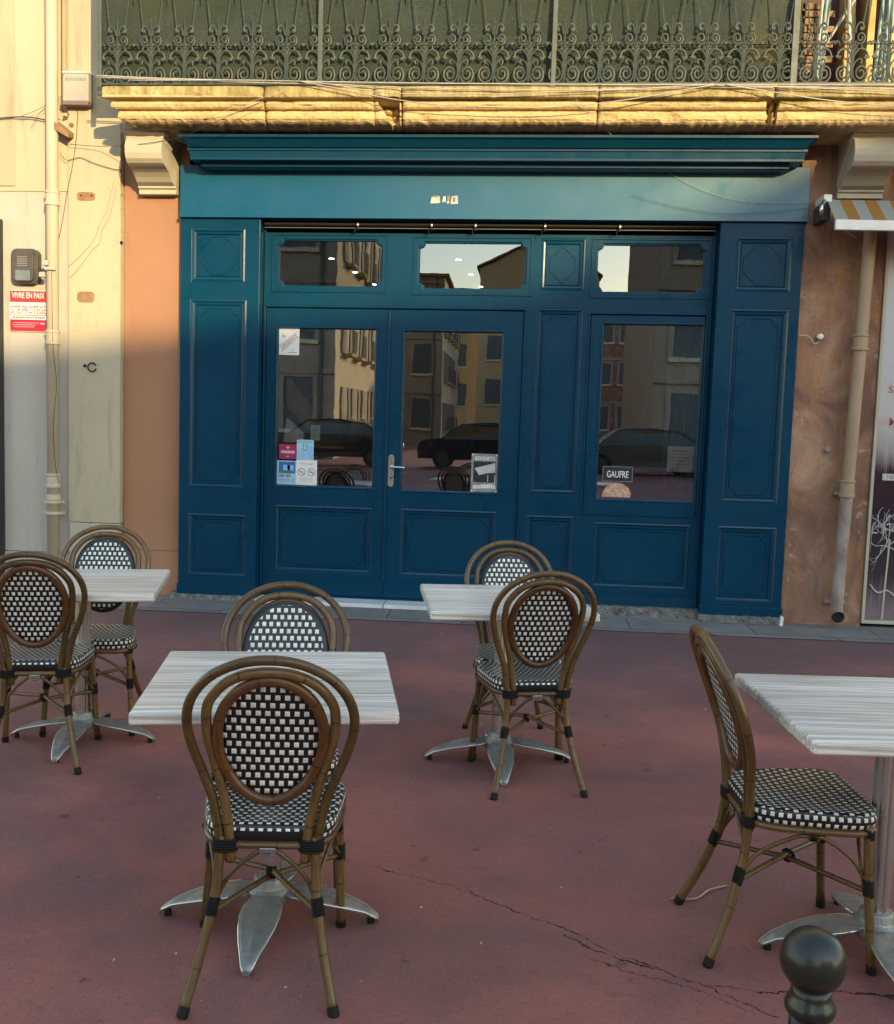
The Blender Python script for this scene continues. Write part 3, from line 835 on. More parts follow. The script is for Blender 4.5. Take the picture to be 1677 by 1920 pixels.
# signboard and cornice
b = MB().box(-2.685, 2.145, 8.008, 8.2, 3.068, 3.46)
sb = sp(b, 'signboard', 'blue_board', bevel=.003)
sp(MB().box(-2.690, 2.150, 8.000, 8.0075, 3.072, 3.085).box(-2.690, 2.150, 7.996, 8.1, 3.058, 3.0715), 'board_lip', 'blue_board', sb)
def corn(prof_, xl, xr, mat='blue'):
    "run of moulding with returned ends; prof_ (y, z)"
    k = len(prof_); y_b = 8.2; vs = []; fs = []
    y_f = min(p[0] for p in prof_)
    for (y, z) in prof_:
        o_ = y-y_f
        vs += [(xl+o_, y_b, z), (xl+o_, y, z), (xr-o_, y, z), (xr-o_, y_b, z)]
    for i in range(k-1):
        for a in range(3): fs.append((4*i+a, 4*i+4+a, 4*i+5+a, 4*i+1+a))
    fs.append((0,1,2,3)); fs.append(tuple(4*(k-1)+a for a in (3,2,1,0)))
    return MB().add(vs, fs)
cpf = [(7.69,3.606),(7.69,3.588),(7.70,3.582),(7.712,3.579),(7.735,3.555),(7.757,3.530)]
cq = corn(cpf, -2.605, 2.100)
cpf2 = [(7.775,3.529),(7.775,3.513),(7.785,3.508),(7.793,3.462),(7.793,3.447),(7.83,3.445)]
c2 = corn(cpf2, -2.555, 2.052)
cpf3 = [(7.872,3.444),(7.875,3.434),(7.875,3.416),(7.90,3.408),(7.98,3.404)]
c3 = corn(cpf3, -2.485, 1.955)
cor = sp(cq, 'cornice', 'blue_trim'); sp(c2, 'cornice_band', 'blue_trim', cor); sp(c3, 'cornice_fillet', 'blue_trim', cor)
# residue of an old label on the board
q = MB(); z0 = 3.175
for (x0, x1, a, b_) in ((-.715, -.640, 0, .055), (-.625, -.595, .01, .058), (-.560, -.502, -.004, .060), (-.59, -.57, .0, .03)):
    q.add([(x0, 8.0062, z0+a), (x1, 8.0062, z0+a+.004), (x1-.006, 8.0062, z0+b_), (x0+.008, 8.0062, z0+b_-.006)], [(0,1,2,3)])
sp(q, 'label_residue', 'ltgrey', sb)
q = MB()
for (x0, x1, a, b_) in ((-.585, -.568, .02, .058), (-.545, -.525, .012, .05), (-.70, -.655, .045, .058)): q.add([(x0, 8.0058, z0+a), (x1, 8.0058, z0+a), (x1, 8.0058, z0+b_), (x0, 8.0058, z0+b_)], [(0,1,2,3)])
sp(q, 'label_stain', 'patch', sb)

# retracted awning rail in the gap below the board
aw = thing('awning_roller', 'black rolled up awning rail in the gap under the blue signboard', 'awning', (0, 8.12, 3.02))
def ap(mb, name, mat, **k):
    o = mb.fin(name, mat, aw, tilt=True, **k); o.location = (0, -8.12, -3.02); return o
ap(MB().tube([(-2.03, 8.10, 3.03), (1.48, 8.10, 3.03)], .017, 10), 'roller', 'black')
ap(MB().box(-2.03, 1.48, 8.090, 8.096, 2.997, 3.003), 'rod', 'iron_light')
for px in (672, 810, 892, 1022, 1162):
    x = at(px, 432, 8.1).x
    ap(MB().box(x-.010, x+.010, 8.070, 8.10, 2.985, 3.055).box(x-.026, x-.020, 8.07, 8.085, 2.955, 3.0), 'bracket', 'black', bevel=.003)
    ap(MB().lathe([(.008, -.006), (.006, 0)], 8, (x+.002, 8.069, 3.022), 'y'), 'screw', 'white')

# ------------------------------------------------------------------ balcony railing with scrollwork
YR = 7.60
rail = thing('balcony_railing', 'dark green wrought iron balcony railing with scrollwork above the stone ledge', 'railing', (0, YR, 3.9))
RZ = 3.905                                          # railing parts are relative to the empty
def rp(mb, name, mat='iron', x=0, parent=None, **k):
    o = mb.fin(name, mat, parent or rail, **k); o.location = (x, 0, KT*(x+.3)); return o
def spiral(cx, cz, r0, r1, a0, turns, n=18):
    P = []
    for k in range(n+1):
        t = k/n; a = a0+2*math.pi*turns*t; r = r0+(r1-r0)*t
        P.append((cx+r*math.cos(a), 0, cz+r*math.sin(a)))
    return P
mo = MB()                                           # one scroll motif around a stem
mo.tube([(0, 0, .055), (0, 0, .40)], .006, 5)
for s in (-1, 1):
    f = lambda P: [(s*p[0], p[1], p[2]) for p in P]
    big = spiral(.062, .105, .056, .012, math.pi*.98, 1.9, 26)
    mo.tube(f([(.004, 0, .20), (.005, 0, .15)] + big), .0068, 5)
    mo.tube(f(catmull([(.004, 0, .165), (.012, 0, .205), (.045, 0, .238), (.085, 0, .232), (.104, 0, .205), (.094, 0, .186), (.080, 0, .196)], 4)), .0070, 5)
    mo.tube(f(catmull([(.004, 0, .185), (.008, 0, .225), (.028, 0, .262), (.055, 0, .262), (.060, 0, .245), (.048, 0, .238)], 4)), .0060, 5)
    mo.tube(f([(.004, 0, .255), (.01, 0, .262)] + spiral(.048, .300, .036, .008, math.pi*1.15, 1.55, 20)), .0064, 5)
    mo.tube(f(catmull([(.012, 0, .325), (.016, 0, .358), (.036, 0, .382), (.060, 0, .372), (.062, 0, .350), (.046, 0, .346), (.044, 0, .358)], 4)), .0064, 5)
    mo.lathe([(.004, -.006), (.010, -.003), (.010, .003), (.004, .006)], 6, (s*.088, 0, .193), 'y')
    mo.tube(f([(.058, 0, .372), (.082, 0, .56), (.108, 0, .80)]), .0050, 5)      # raking rod
    mo.tube(f(catmull([(.005, 0, .13), (.020, 0, .165), (.050, 0, .185), (.066, 0, .172), (.058, 0, .158)], 4)), .0055, 5)
    mo.tube(f(catmull([(.005, 0, .225), (.018, 0, .245), (.030, 0, .240)], 4)), .0065, 5)
    mo.tube(f(catmull([(.090, 0, .255), (.100, 0, .275), (.118, 0, .280), (.1265, 0, .262)], 4)), .0055, 5)
    mo.lathe([(.004, -.006), (.011, -.003), (.011, .003), (.004, .006)], 6, (s*.050, 0, .352), 'y')
    mo.lathe([(.004, -.006), (.009, -.003), (.009, .003), (.004, .006)], 6, (s*.110, 0, .196), 'y')
mo.tube([(0, 0, .395), (0, 0, .43)], [.005, .001], 5)
mo.tube([(.127, 0, .545), (.127, 0, .575), (.127, 0, .9)], [.001, .007, .004], 5)   # pendant spike between motifs
for v_ in mo.v: v_.z = .045+(v_.z-.055)*(1.24 if v_.z < .45 else 1.15)
motif = rp(mo, 'scroll_panel', 'iron', at(537, 100, YR).x)
pitch = .2525; x = motif.location.x
base_x = x
for k in range(-6, 22):
    if k == 0: continue
    x = base_x + k*pitch
    if x < -3.12 or x > 4.4: continue
    c = motif.copy(); COL.objects.link(c); c.parent = rail; c.location = (x, 0, KT*(x+.3))
for px in (187, 601, 1040, 1490):
    x = at(px, 80, YR).x
    b = MB().box(-.016, .016, -.012, .012, -.04, 1.1)
    if px == 1490: b.box(-.004, .030, -.008, .008, .0, 1.1)
    rp(b, 'post', 'iron_light', x, bevel=.002)
def hbar(z, h, mat, name):
    b = MB(); b.box(-3.17, 4.5, -.010, .010, z, z+h)
    for v in b.v: v.z += KT*(v.x+.3)
    o = b.fin(name, mat, rail, bevel=.002); return o
hbar(.030, .014, 'iron', 'bottom_rail'); hbar(.305, .003, 'iron', 'middle_rail'); hbar(1.0, .03, 'iron', 'hand_rail')

# shade net tied behind the railing
vs = []; fs = []; nx, nz = 120, 26
xl, xr = -3.185, 1.86
for j in range(nz+1):
    z = 3.935+1.05*j/nz
    for i in range(nx+1):
        t = i/nx; x = xl+(xr+.16*(1-j/nz)*0-.0-xl)*t
        if i == nx: x += .12*(1-j/nz)+.01*noise.noise((0, z*6, 1))
        y = YR+.045+.022*noise.noise((x*2.1, z*1.3, 0))+.009*noise.noise((x*7, z*3, 4))+.012*math.sin(x*9+z*2)*(x > 1.2)
        vs.append((x, y, z+KT*(x+.3)))
for j in range(nz):
    for i in range(nx):
        a = j*(nx+1)+i; fs.append((a, a+1, a+nx+2, a+nx+1))
o = MB().add(vs, fs).fin('shade_net', 'net', smooth=True); sd = o.modifiers.new('solid', 'SOLIDIFY'); sd.thickness = .003
tag(o, 'faded green shade net tied behind the iron balcony railing', 'net')
# bundles of poles stored on the balcony
def pole_bundle(lbl, p0, p1, n, spread, r=.011):
    t = thing('pole_bundle', lbl, 'poles', p0, 0, 'bundles of poles stored on the balcony')
    for k in range(n):
        o_ = Vector((random.uniform(-spread, spread), random.uniform(-.03, .03), 0)); q = Vector((random.uniform(-spread, spread), random.uniform(-.03, .03), random.uniform(-.05, .1)))
        MB().tube([o_, Vector(p1)-Vector(p0)+q+o_*.5], r, 7).fin('pole', 'pole' if k % 4 else 'boxgrey', t)
A = lambda px, py, Y=7.86: at(px, py, Y)
pole_bundle('slanting bundle of pale blue green poles right of the shade net', A(1535, 150), A(1560, -70), 6, .03)
pole_bundle('thin pair of green poles crossing the balcony at a steep slant', A(1500, 160, 7.9), A(1640, -60, 7.9), 2, .012, .009)
pole_bundle('thick stack of blue green poles at the right end of the balcony', A(1650, 158), A(1680, -70), 10, .05)
def pl(name, lbl, cat, pts_, r, mat, n=6):
    return tag(MB().tube(catmull(pts_, n), r, 6).fin(name, mat, smooth=True), lbl, cat)
tag(MB().tube([A(1592, 165, 7.8), A(1595, -80, 7.8)], .016, 10).fin('pipe', 'boxgrey'), 'pale grey upright pipe on the balcony between the pole bundles', 'pipe')
# ladder-like brick screen panel behind the poles
bs = MB()
for r_ in range(9):
    for c_ in range(3):
        x = 1.93+c_*.10+(r_ % 2)*.05; z = 4.22+r_*.055
        bs.box(x, x+.092, 8.09, 8.16, z, z+.046)
tag(bs.fin('brick_screen', 'patch', bevel=.004), 'patch of orange bricks on the balcony wall right of the net', 'bricks')

# ------------------------------------------------------------------ cables
def cable(lbl, pts_, Y, r=.005, mat='wirewhite', name='cable'):
    P = [at(p[0], p[1], p[2] if len(p) > 2 else Y) for p in pts_]
    return pl(name, lbl, 'cable', P, r, mat, 8)
cable('upper white cable running the whole length of the stone ledge', [(178,141),(350,148),(560,152),(838,156),(1115,158),(1400,158),(1690,158)], 7.44, .0045)
cable('white cable sagging just below the upper one along the ledge', [(178,144),(400,152),(620,158),(838,166),(1100,168),(1350,161),(1690,166)], 7.435, .004)
cable('thin white cable below the others on the left half of the ledge', [(240,150),(560,152),(720,173),(900,176),(1200,166),(1340,157)], 7.42, .0035)
cable('white cable drooping in a long shallow loop over the middle of the ledge', [(560,151),(640,167),(740,186),(830,196),(960,201),(1060,199),(1180,186),(1340,158)], 7.41, .0038)
cable('white cable slanting down to the right over the ledge', [(1360,158),(1450,172),(1540,186),(1640,196),(1700,199)], 7.41, .004)
cable('pinkish cable along the right part of the ledge', [(1340,160),(1480,163),(1600,168),(1700,172)], 7.42, .004)
cable('thin black wire crossing from the pilaster to the signboard corner', [(130,270,7.98),(190,274,7.95),(260,270,7.7),(333,258,7.7),(400,230,7.44),(500,186,7.43)], 7.6, .0022, 'wire', 'wire')
cable('second thin black wire above the cream corbel', [(335,243,7.66),(420,208,7.46),(530,170,7.42)], 7.5, .002, 'wirewhite', 'wire')
cable('thin pale wire hanging in a curve across the blue signboard', [(1080,185,7.44),(1150,255,7.7),(1230,310,7.97),(1320,356,7.985),(1400,377,7.985),(1515,379,7.985)], 7.9, .0014, 'boxgrey', 'wire')
cable('thin dark wire hanging low across the right of the signboard', [(1185,366),(1270,388),(1350,400),(1430,398),(1515,390)], 7.985, .0015, 'wire', 'wire')
cable('black wire running down the wall beside the cream drainpipe', [(146,206),(143,260),(136,310),(126,360),(116,420),(103,478)], 8.015, .0026, 'wire', 'wire')
cable('loose wire drooping over the pilaster to the cream corbel', [(112,285),(125,300),(150,295),(175,305),(210,316),(228,318)], 8.015, .0024, 'wire', 'wire')
cable('crooked brown wire climbing the pilaster to its broken edge', [(128,500),(150,480),(168,460),(180,440),(188,418),(200,395),(207,365),(214,340)], 8.022, .002, 'twine', 'wire')
cable('second crooked brown wire beside the first on the pilaster', [(132,520),(150,500),(172,470),(186,455),(192,430),(205,408),(212,380),(218,350)], 8.022, .002, 'twine', 'wire')
cable('dark cable across the cream wall from the left edge to the drainpipe', [(-10,222),(30,219),(60,220),(92,226)], 8.03, .005, 'wire', 'wire')
cable('thin wire slanting up from the cream wall to the grey box', [(40,218),(75,203),(100,188),(122,176)], 8.0, .002, 'wire', 'wire')
cable('thin wire slanting steeply from the cream wall past the drainpipe', [(58,240),(72,215),(90,198),(122,180)], 8.0, .002, 'wire', 'wire')
cable('thin wire snaking down the front of the cream drainpipe', [(97,500),(99,640),(106,720),(100,800),(104,870),(110,905)], 7.915, .0022, 'wire', 'wire')
cable('short curl of white cable poking out of the stained wall', [(1498,629),(1512,629),(1520,634),(1528,645),(1536,641)], 7.99, .006, 'wirewhite', 'cable')
tag(MB().lathe([(.012, 0), (.024, .008), (.026, .03), (.012, .04)], 10, at(1540, 631, 8.0), 'y').fin('plug', 'white', smooth=True), 'white plastic plug at the end of the short cable on the stained wall', 'plug')
tag(MB().lathe([(.014, -.03), (.020, -.03), (.020, 0), (.014, .06)], 10, at(1551, 843, 8.05), 'y').fin('iron_stud', 'pipe3', smooth=True), 'small brown knob sticking out of the stained wall', 'stud')

# ------------------------------------------------------------------ small things on the left wall
jb = thing('junction_box', 'grey metal junction box above the cream pilaster', 'box', at(150, 195, 8.03))
a, b = at(126, 143, 7.95), at(174, 196, 7.95)
w, h = b.x-a.x, a.z-b.z
MB().box(0-w/2, w/2, -.08, 0, 0, h).fin('body', 'boxgrey', jb, bevel=.005)
MB().box(-w/2-.004, w/2+.004, -.088, 0, h, h+.012).fin('lid', 'white', jb, bevel=.003)
MB().box(-w/2-.002, w/2+.002, -.086, -.005, -.03, -.001).fin('lower_flange', 'plum_grey', jb, bevel=.003)
q = MB(); x = -w/2+.018
while x < w/2-.02:
    ww = random.choice((.005, .008, .011)); q.box(x, x+ww, -.0815, -.079, h-.058, h-.034); x += ww+.005
q.fin('lettering', 'greyp', jb)
al = thing('alarm_box', 'grey rounded alarm siren box above the red security sign', 'alarm', at(53, 533, 8.06))
def rrect(w, z0, z1, r):
    return [(x, z) for (cx, cz, a0) in ((w/2-r, z0+r, -90), (w/2-r, z1-r, 0), (-w/2+r, z1-r, 90), (-w/2+r, z0+r, 180)) for k in range(5) for x, z in [(cx+r*math.cos(R(a0+22.5*k)), cz+r*math.sin(R(a0+22.5*k)))]]
MB().plate(rrect(.222, 0, .272, .05), [], -.065, 0).fin('case', 'bronze', al, bevel=.012, seg=3)
MB().plate(rrect(.165, .012, .262, .035), [], -.092, -.0655).fin('cover', 'bronze', al, bevel=.012, seg=3)
MB().plate(rrect(.120, .02, .098, .01), [], -.097, -.0925).fin('lens', 'lens', al, bevel=.002)
q = MB()
for k in range(5): q.box(-.045, .035, -.0945, -.0925, .20-k*.017, .206-k*.017)
q.fin('vent_slots', 'greyp', al)
sg = thing('security_sign', 'red and white security sign on the cream wall under the alarm box', 'sign', at(54, 622, 8.06))
W2 = .150; hh = .327
MB().box(-W2-.003, W2+.003, -.006, 0, 0, hh).fin('board', 'paper', sg)
MB().box(-W2, W2, -.0085, -.0065, hh-.092, hh-.004).fin('red_band', 'red', sg)
MB().box(-W2, W2, -.0085, -.0065, .004, .096).fin('crimson_band', 'crimson', sg)
add_text(MB(), 'VIVRE EN PAIX', -W2+.015, W2-.015, hh-.062, hh-.016, -.0092).fin('lettering', 'paper', sg)
q = add_text(MB(), 'SITE PROTÉGÉ', -W2+.004, W2-.004, .142, .222, -.0075)
q.box(-W2, W2, -.0075, -.0062, .128, .134)
x = -W2+.01
while x < W2-.02:
    ww = random.uniform(.006, .02); q.box(x, x+ww, -.0075, -.0062, .106, .120); x += ww+.006
q.fin('lettering', 'redtext', sg)
q = MB(); q.box(-W2+.03, W2-.06, -.0095, -.0085, .068, .073).box(-W2+.02, W2-.09, -.0095, -.0085, .052, .057).box(W2-.05, W2-.015, -.0095, -.0085, .060, .074).box(-W2+.03, W2-.1, -.0095, -.0085, .036, .041)
q.fin('small_print', 'pinklt', sg)

# drainpipe left
dpx = -3.695; PY = 7.965
dl = thing('drainpipe', 'straight cream painted drainpipe on the cream house', 'drainpipe', (dpx, PY, 0))
MB().tube([(0,0,-.02), (0,0,8)], .047, 20).fin('pipe', 'pipe', dl, smooth=True)
MB().tube([(.082,.035,3.9), (.082,.035,8)], .018, 12).fin('side_pipe', 'pipe', dl, smooth=True)
for (z, h_) in ((3.10, .10), (2.02, .10), (.88, .10), (.78, .03)):
    MB().lathe([(.047, z-.01), (.058, z-.008), (.058, z+.012), (.053, z+.016), (.053, z+h_-.02), (.058, z+h_-.014), (.058, z+h_), (.047, z+h_+.004)], 20).fin('socket', 'pipe', dl, smooth=False)
for z in (.745, .655):
    q = MB().lathe([(.047, z), (.064, z), (.064, z+.022), (.047, z+.022)], 20); q.box(-.09, .09, .0, .022, z+.001, z+.021)
    q.fin('bracket', 'pipe', dl)
q = MB().box(-.05, -.01, -.07, -.045, 2.62, 2.66).box(-.04, .05, -.066, -.045, 2.585, 2.61).box(-.085, -.04, -.06, -.03, 2.53, 2.57)
q.fin('cable_clip', 'boxgrey', dl, bevel=.005)

# drainpipe right
p0, p1 = at(1630, 470, 7.95), at(1570, 1130, 7.95)
dr = thing('drainpipe', 'stained brown drainpipe with an open cut end above the pavement', 'drainpipe', (0, 0, 0))
xb = lambda z: p1.x+(p0.x-p1.x)*(z-p1.z)/(p0.z-p1.z)
def seg(z0, z1, mat, name, r=.047):
    return MB().tube([(xb(z0), 7.95, z0), (xb(z1), 7.95, z1)], r, 20, caps=False).fin(name, mat, dr, smooth=True)
seg(1.02, 3.02, 'pipe2', 'pipe'); seg(.13, 1.02, 'pipe3', 'lower_pipe')
def coll(z, h_, mat='pipe2'):
    MB().lathe([(.047, 0), (.060, .002), (.060, .022), (.054, .028), (.054, h_-.02), (.060, h_-.014), (.060, h_), (.047, h_+.003)], 20, (xb(z), 7.95, z)).fin('socket', mat, dr)
coll(1.02, .13); coll(2.13, .12)
MB().lathe([(.047, 0), (.0475, .0), (.0475, .004), (.047, .004)], 20, (xb(2.0), 7.95, 1.86)).fin('seam', 'pipe3', dr)
MB().tube(catmull([(xb(.16), 7.95, .17), (xb(.13), 7.935, .12), (xb(.10), 7.895, .10)], 6), .048, 20, caps=False).fin('outlet', 'pipe3', dr, smooth=True)
MB().lathe([(.0465, .0), (.046, .002)], 20, (xb(.1), 7.90, .10), 'y').fin('bore', 'black', dr)
for z in (.19, 1.03):
    MB().box(xb(z)-.075, xb(z)+.075, 7.985, 8.05, z, z+.025).fin('bracket', 'pipe3', dr, bevel=.004)

# striped awning at the right
a0, a1 = at(1552, 374, 7.86), at(1566, 412, 7.60)
an = thing('awning', 'rolled out edge of an orange and white striped awning at the right', 'awning', (2.2, 7.9, 3.1))
def anp(mb, name, mat, **k):
    o = mb.fin(name, mat, an, **k); o.location = (-2.2, -7.9, -3.1); return o
x0, x1 = at(1552, 374, 7.86).x, 5.5
vs = [(x0, 7.86, a0.z), (x1, 7.86, a0.z), (at(1566,412,7.6).x, 7.60, a1.z), (x1, 7.60, a1.z)]
vs += [(v[0], v[1], v[2]-.004) for v in vs]
uvq = lambda f: tuple((vs[i][0], 0) for i in f)
fs = [(0,2,3,1), (4,5,7,6), (0,4,6,2)]
anp(MB().add(vs, fs, [uvq(f) for f in fs]), 'fabric', 'stripe')
anp(MB().box(at(1566,412,7.59).x, 5.5, 7.565, 7.60, a1.z-.075, a1.z-.002), 'front_bar', 'white', bevel=.006)
bx = at(1545, 385, 7.85)
anp(MB().box(bx.x-.01, bx.x+.05, 7.82, 8.05, bx.z+.02, bx.z+.075), 'bracket', 'white', bevel=.006)
anp(MB().tube([(bx.x, 7.83, bx.z+.03), (bx.x-.03, 7.8, bx.z-.02), (bx.x-.03, 7.79, bx.z-.08)], .016, 8), 'arm_joint', 'chrome', smooth=True)
anp(MB().box(bx.x-.02, bx.x+.052, 7.84, 8.04, bx.z-.11, bx.z+.01), 'end_cap', 'room', bevel=.01)

# printed shop window at the far right
pw = thing('shop_window', 'printed window of the next shop with dark bare branches at the right edge', 'window', (3.3, 8.1, 0))
def pwp(mb, name, mat, **k):
    o = mb.fin(name, mat, pw, **k); o.location = (-3.3, -8.1, 0); return o
pwp(MB().box(2.775, 5.5, 8.045, 8.10, .06, 3.0), 'printed_panel', 'poster', tilt=True)
pwp(MB().ring(rect(2.750, 5.5, .035, 3.02), [(0, 8.10), (0, 8.030), (.022, 8.030), (.026, 8.046)]), 'frame', 'corbel', tilt=True)
q = add_text(MB(), 'S', *(lambda a, b: (a.x, b.x, b.z, a.z))(at(1667, 724, 8.04), at(1676, 737, 8.04)), 8.0425)
q = add_text(q, 'M', *(lambda a, b: (a.x, b.x, b.z, a.z))(at(1669, 783, 8.04), at(1684, 798, 8.04)), 8.0425)
pwp(q, 'lettering', 'redtext')
a, b = at(1656, 888, 8.04), at(1700, 902, 8.04)
pwp(MB().box(a.x, b.x, 8.040, 8.0445, b.z, a.z), 'label_band', 'ltgrey')
pwp(add_text(MB(), 'NO', *(lambda a, b: (a.x, b.x, b.z, a.z))(at(1664, 890, 8.04), at(1684, 899, 8.04)), 8.0385), 'lettering', 'greyp')
random.seed(5)
q = MB()
def branch(x, z, ang, L, r, depth):
    P = [(x, 8.041, z)]
    for k in range(5):
        ang += random.uniform(-.45, .45); x += L/5*math.cos(ang); z += L/5*math.sin(ang)
        x = max(x, 2.785); z = max(z, .09); P.append((x, 8.041, z))
    q.tube(P, [r*(1-.12*k) for k in range(6)], 4)
    if depth:
        for k in range(3): branch(P[2+k][0], P[2+k][2], ang+random.uniform(-1.4, 1.4), L*.65, r*.6, depth-1)
for k in range(5): branch(2.83+random.random()*.25, .35+random.random()*.35, random.uniform(.2, 2.8), .28, .005, 2)
for k in range(6): branch(2.80+random.random()*.3, .74+random.random()*.08, random.uniform(-.5, 3.5), .16, .006, 1)
pwp(q, 'branch_print', 'ltgrey')
q = MB().tube([(2.905, 8.042, .07), (2.925, 8.042, .70)], .008, 5); q.tube(catmull([(2.80,8.041,.34),(2.86,8.041,.28),(2.93,8.041,.30),(2.99,8.041,.26)],4), .006, 5)
pwp(q, 'stem_print', 'pipe')

# ------------------------------------------------------------------ stickers and posters on the glass
YG = YD+.0175
def card(lbl, px0, py0, px1, py1, mat='paper', cat='sticker', name='sticker', Y=YG):
    a, b = at(px0, py0, Y), at(px1, py1, Y)
    t = thing(name, lbl, cat, ((a.x+b.x)/2, Y, (a.z+b.z)/2)); w, h = abs(b.x-a.x), abs(a.z-b.z)
    MB().box(-w/2, w/2, -.0012, .0012, -h/2, h/2).fin('sheet', mat, t)
    return t, w, h
def mark(t, mb, mat, name='print'): return mb.fin(name, mat, t)
yy = -.0018
t, w, h = card('white sticker with a red diagonal lettered band at the top of the left door glass', 524, 615, 561, 666)
q = MB(); ang = math.atan2(h*.66, w)
cc, ss = math.cos(ang), math.sin(ang)
def strip(mb, u0, u1, t0, t1, y, dz=0):
    P = [(u*cc-v*ss, y, u*ss+v*cc+dz) for u, v in ((u0, t0), (u1, t0), (u1, t1), (u0, t1))]
    return mb.add(P, [(0,1,2,3)])
strip(q, -w*.60, w*.60, .018, .022, yy); strip(q, -w*.60, w*.60, -.022, -.018, yy)
add_text(q, 'URGENCE', -w*.50, w*.50, -.012, .012, yy, ang)
mark(t, q, 'redtext', 'lettering')
q = MB().box(-w*.34, -w*.30, yy-.0004, yy, h*.15, h*.30).box(-w*.26, -w*.20, yy-.0004, yy, h*.15, h*.24).box(-w*.05, w*.4, yy-.0004, yy, -h*.42, -h*.39).box(w*.1, w*.2, yy-.0004, yy, -h*.33, -h*.30)
mark(t, q, 'greyp')
t, w, h = card('dark pink sticker with a heart above the blue card on the door glass', 524, 832, 556, 861, 'pink')
q = MB()
hp_ = [(.016*math.sin(k/16*2*math.pi)**3*.9, (.013*math.cos(k/16*2*math.pi)-.005*math.cos(2*k/16*2*math.pi)-.002*math.cos(3*k/16*2*math.pi)-.001*math.cos(4*k/16*2*math.pi))*.9+h*.27) for k in range(16)]
q.plate(hp_, [], yy-.0004, yy)
q.box(-w*.4, w*.4, yy-.0004, yy, -h*.12, h*.06).plate([(.014*math.cos(R(a)), -h*.36+.010*math.sin(R(a))) for a in range(0, 181, 20)], [], yy-.0004, yy)
mark(t, q, 'pinklt')
t, w, h = card('pale blue sticker with a rounded mascot-free cup emblem beside the pink one', 557, 824, 588, 863, 'cyan')
t['label'] = 'pale blue sticker with a teal looped emblem beside the pink one'
q = MB().tube([(w*.12*math.cos(R(a)), yy, h*.06+h*.09*math.sin(R(a))) for a in range(150, 391, 20)], .003, 4)
q.tube([(-w*.10, yy, h*.12), (-w*.10, yy, h*.30)], .003, 4).tube([(w*.10, yy, h*.12), (w*.10, yy, h*.30)], .003, 4).box(-w*.45, w*.45, yy-.0004, yy, h*.38, h*.41)
mark(t, q, 'teal')
mark(t, MB().box(w*.18, w*.46, yy-.0002, yy+.0002, -h*.45, h*.2), 'skyp')
t, w, h = card('pale blue payment card sticker at the bottom left corner of the door glass', 520, 863, 555, 912, 'cyan')
mark(t, MB().box(-w*.41, w*.45, yy-.0004, yy, h*.06, h*.46), 'bluep')
mark(t, MB().plate(rrect(w*.36, h*.12, h*.34, .01), [], yy-.0009, yy-.0005).box(w*.04, w*.36, yy-.0009, yy-.0005, h*.13, h*.33), 'skyp')
mark(t, MB().box(-w*.41, w*.45, yy-.0009, yy-.0005, h*.005, h*.07), 'greenp')
mark(t, MB().box(-w*.4, -w*.12, yy-.0004, yy, -h*.14, -h*.04).box(-w*.02, w*.2, yy-.0004, yy, -h*.14, -h*.04), 'greyp')
mark(t, MB().box(-w*.4, -w*.15, yy-.0004, yy, -h*.32, -h*.22).box(-w*.08, w*.18, yy-.0004, yy, -h*.33, -h*.21).box(w*.26, w*.4, yy-.0004, yy, -h*.32, -h*.2), 'lavp')
t, w, h = card('white notice with two round no smoking symbols on the left door glass', 556, 862, 594, 913)
q = MB()
for sx in (-1, 1):
    c0 = (sx*w*.24, h*.05)
    q.tube([(c0[0]+w*.17*math.cos(R(a)), yy, c0[1]+w*.17*math.sin(R(a))) for a in range(0, 360, 20)], .0028, 4, closed=True)
    q.tube([(c0[0]-w*.11, yy, c0[1]+w*.11), (c0[0]+w*.11, yy, c0[1]-w*.11)], .0028, 4)
    q.box(c0[0]-w*.09, c0[0]+w*.09, yy-.0006, yy, c0[1]-.004, c0[1]+.004)
mark(t, q, 'greyp', 'symbols')
q = MB()
for z_ in (.36, .33, -.18, -.24, -.30): q.box(-w*.34, w*.3, yy-.0004, yy, h*z_, h*z_+.0035)
mark(t, q, 'ltgrey', 'small_print')
t, w, h = card('black and white food poster at the lower right of the right door glass', 885, 850, 932, 924, 'greyp', 'poster', 'poster')
mark(t, MB().box(-w*.42, w*.42, yy-.0004, yy, -h*.24, h*.30), 'dark', 'picture_ground')
q = MB().plate([(-w*.38, h*.12), (w*.40, h*.27), (w*.42, h*.02), (w*.1, h*.0), (-w*.2, -h*.06), (-w*.30, h*.05)], [], yy-.0010, yy-.0006)
q.box(w*.12, w*.15, yy-.001, yy-.0006, -h*.22, -h*.05).box(w*.38, w*.41, yy-.001, yy-.0006, -h*.24, -h*.05)
mark(t, q, 'ltgrey', 'picture')
q = add_text(MB(), 'BEIGNETS', -w*.36, w*.38, h*.335, h*.43, yy)
x = -w*.42
while x < w*.40:
    ww = random.uniform(.006, .016); z_ = random.uniform(-.004, .004); q.box(x, x+ww, yy-.0005, yy, -h*.40+z_, -h*.30+z_*2); x += ww+.003
mark(t, q, 'paper', 'lettering')
for sx, sz in ((-.46, .47), (.46, .47), (-.46, -.47), (.46, -.47)):
    MB().lathe([(.007, -.004), (.006, 0)], 8, (sx*w, -.001, sz*h), 'y').fin('fixing', 'white', t)
t, w, h = card('small black sign lettered GAUFRE in the right shop window', 1131, 874, 1186, 904, 'dark', 'sign', 'sign')
mark(t, MB().ring(rect(-w*.5, w*.5, -h*.5, h*.5), [(0, yy+.0008), (0, yy), (.004, yy), (.004, yy+.0008)]), 'greyp', 'edging')
mark(t, add_text(MB(), 'GAUFRE', -w*.36, w*.36, -h*.24, h*.22, yy), 'paper', 'lettering')
a = at(1155, 932, YG)
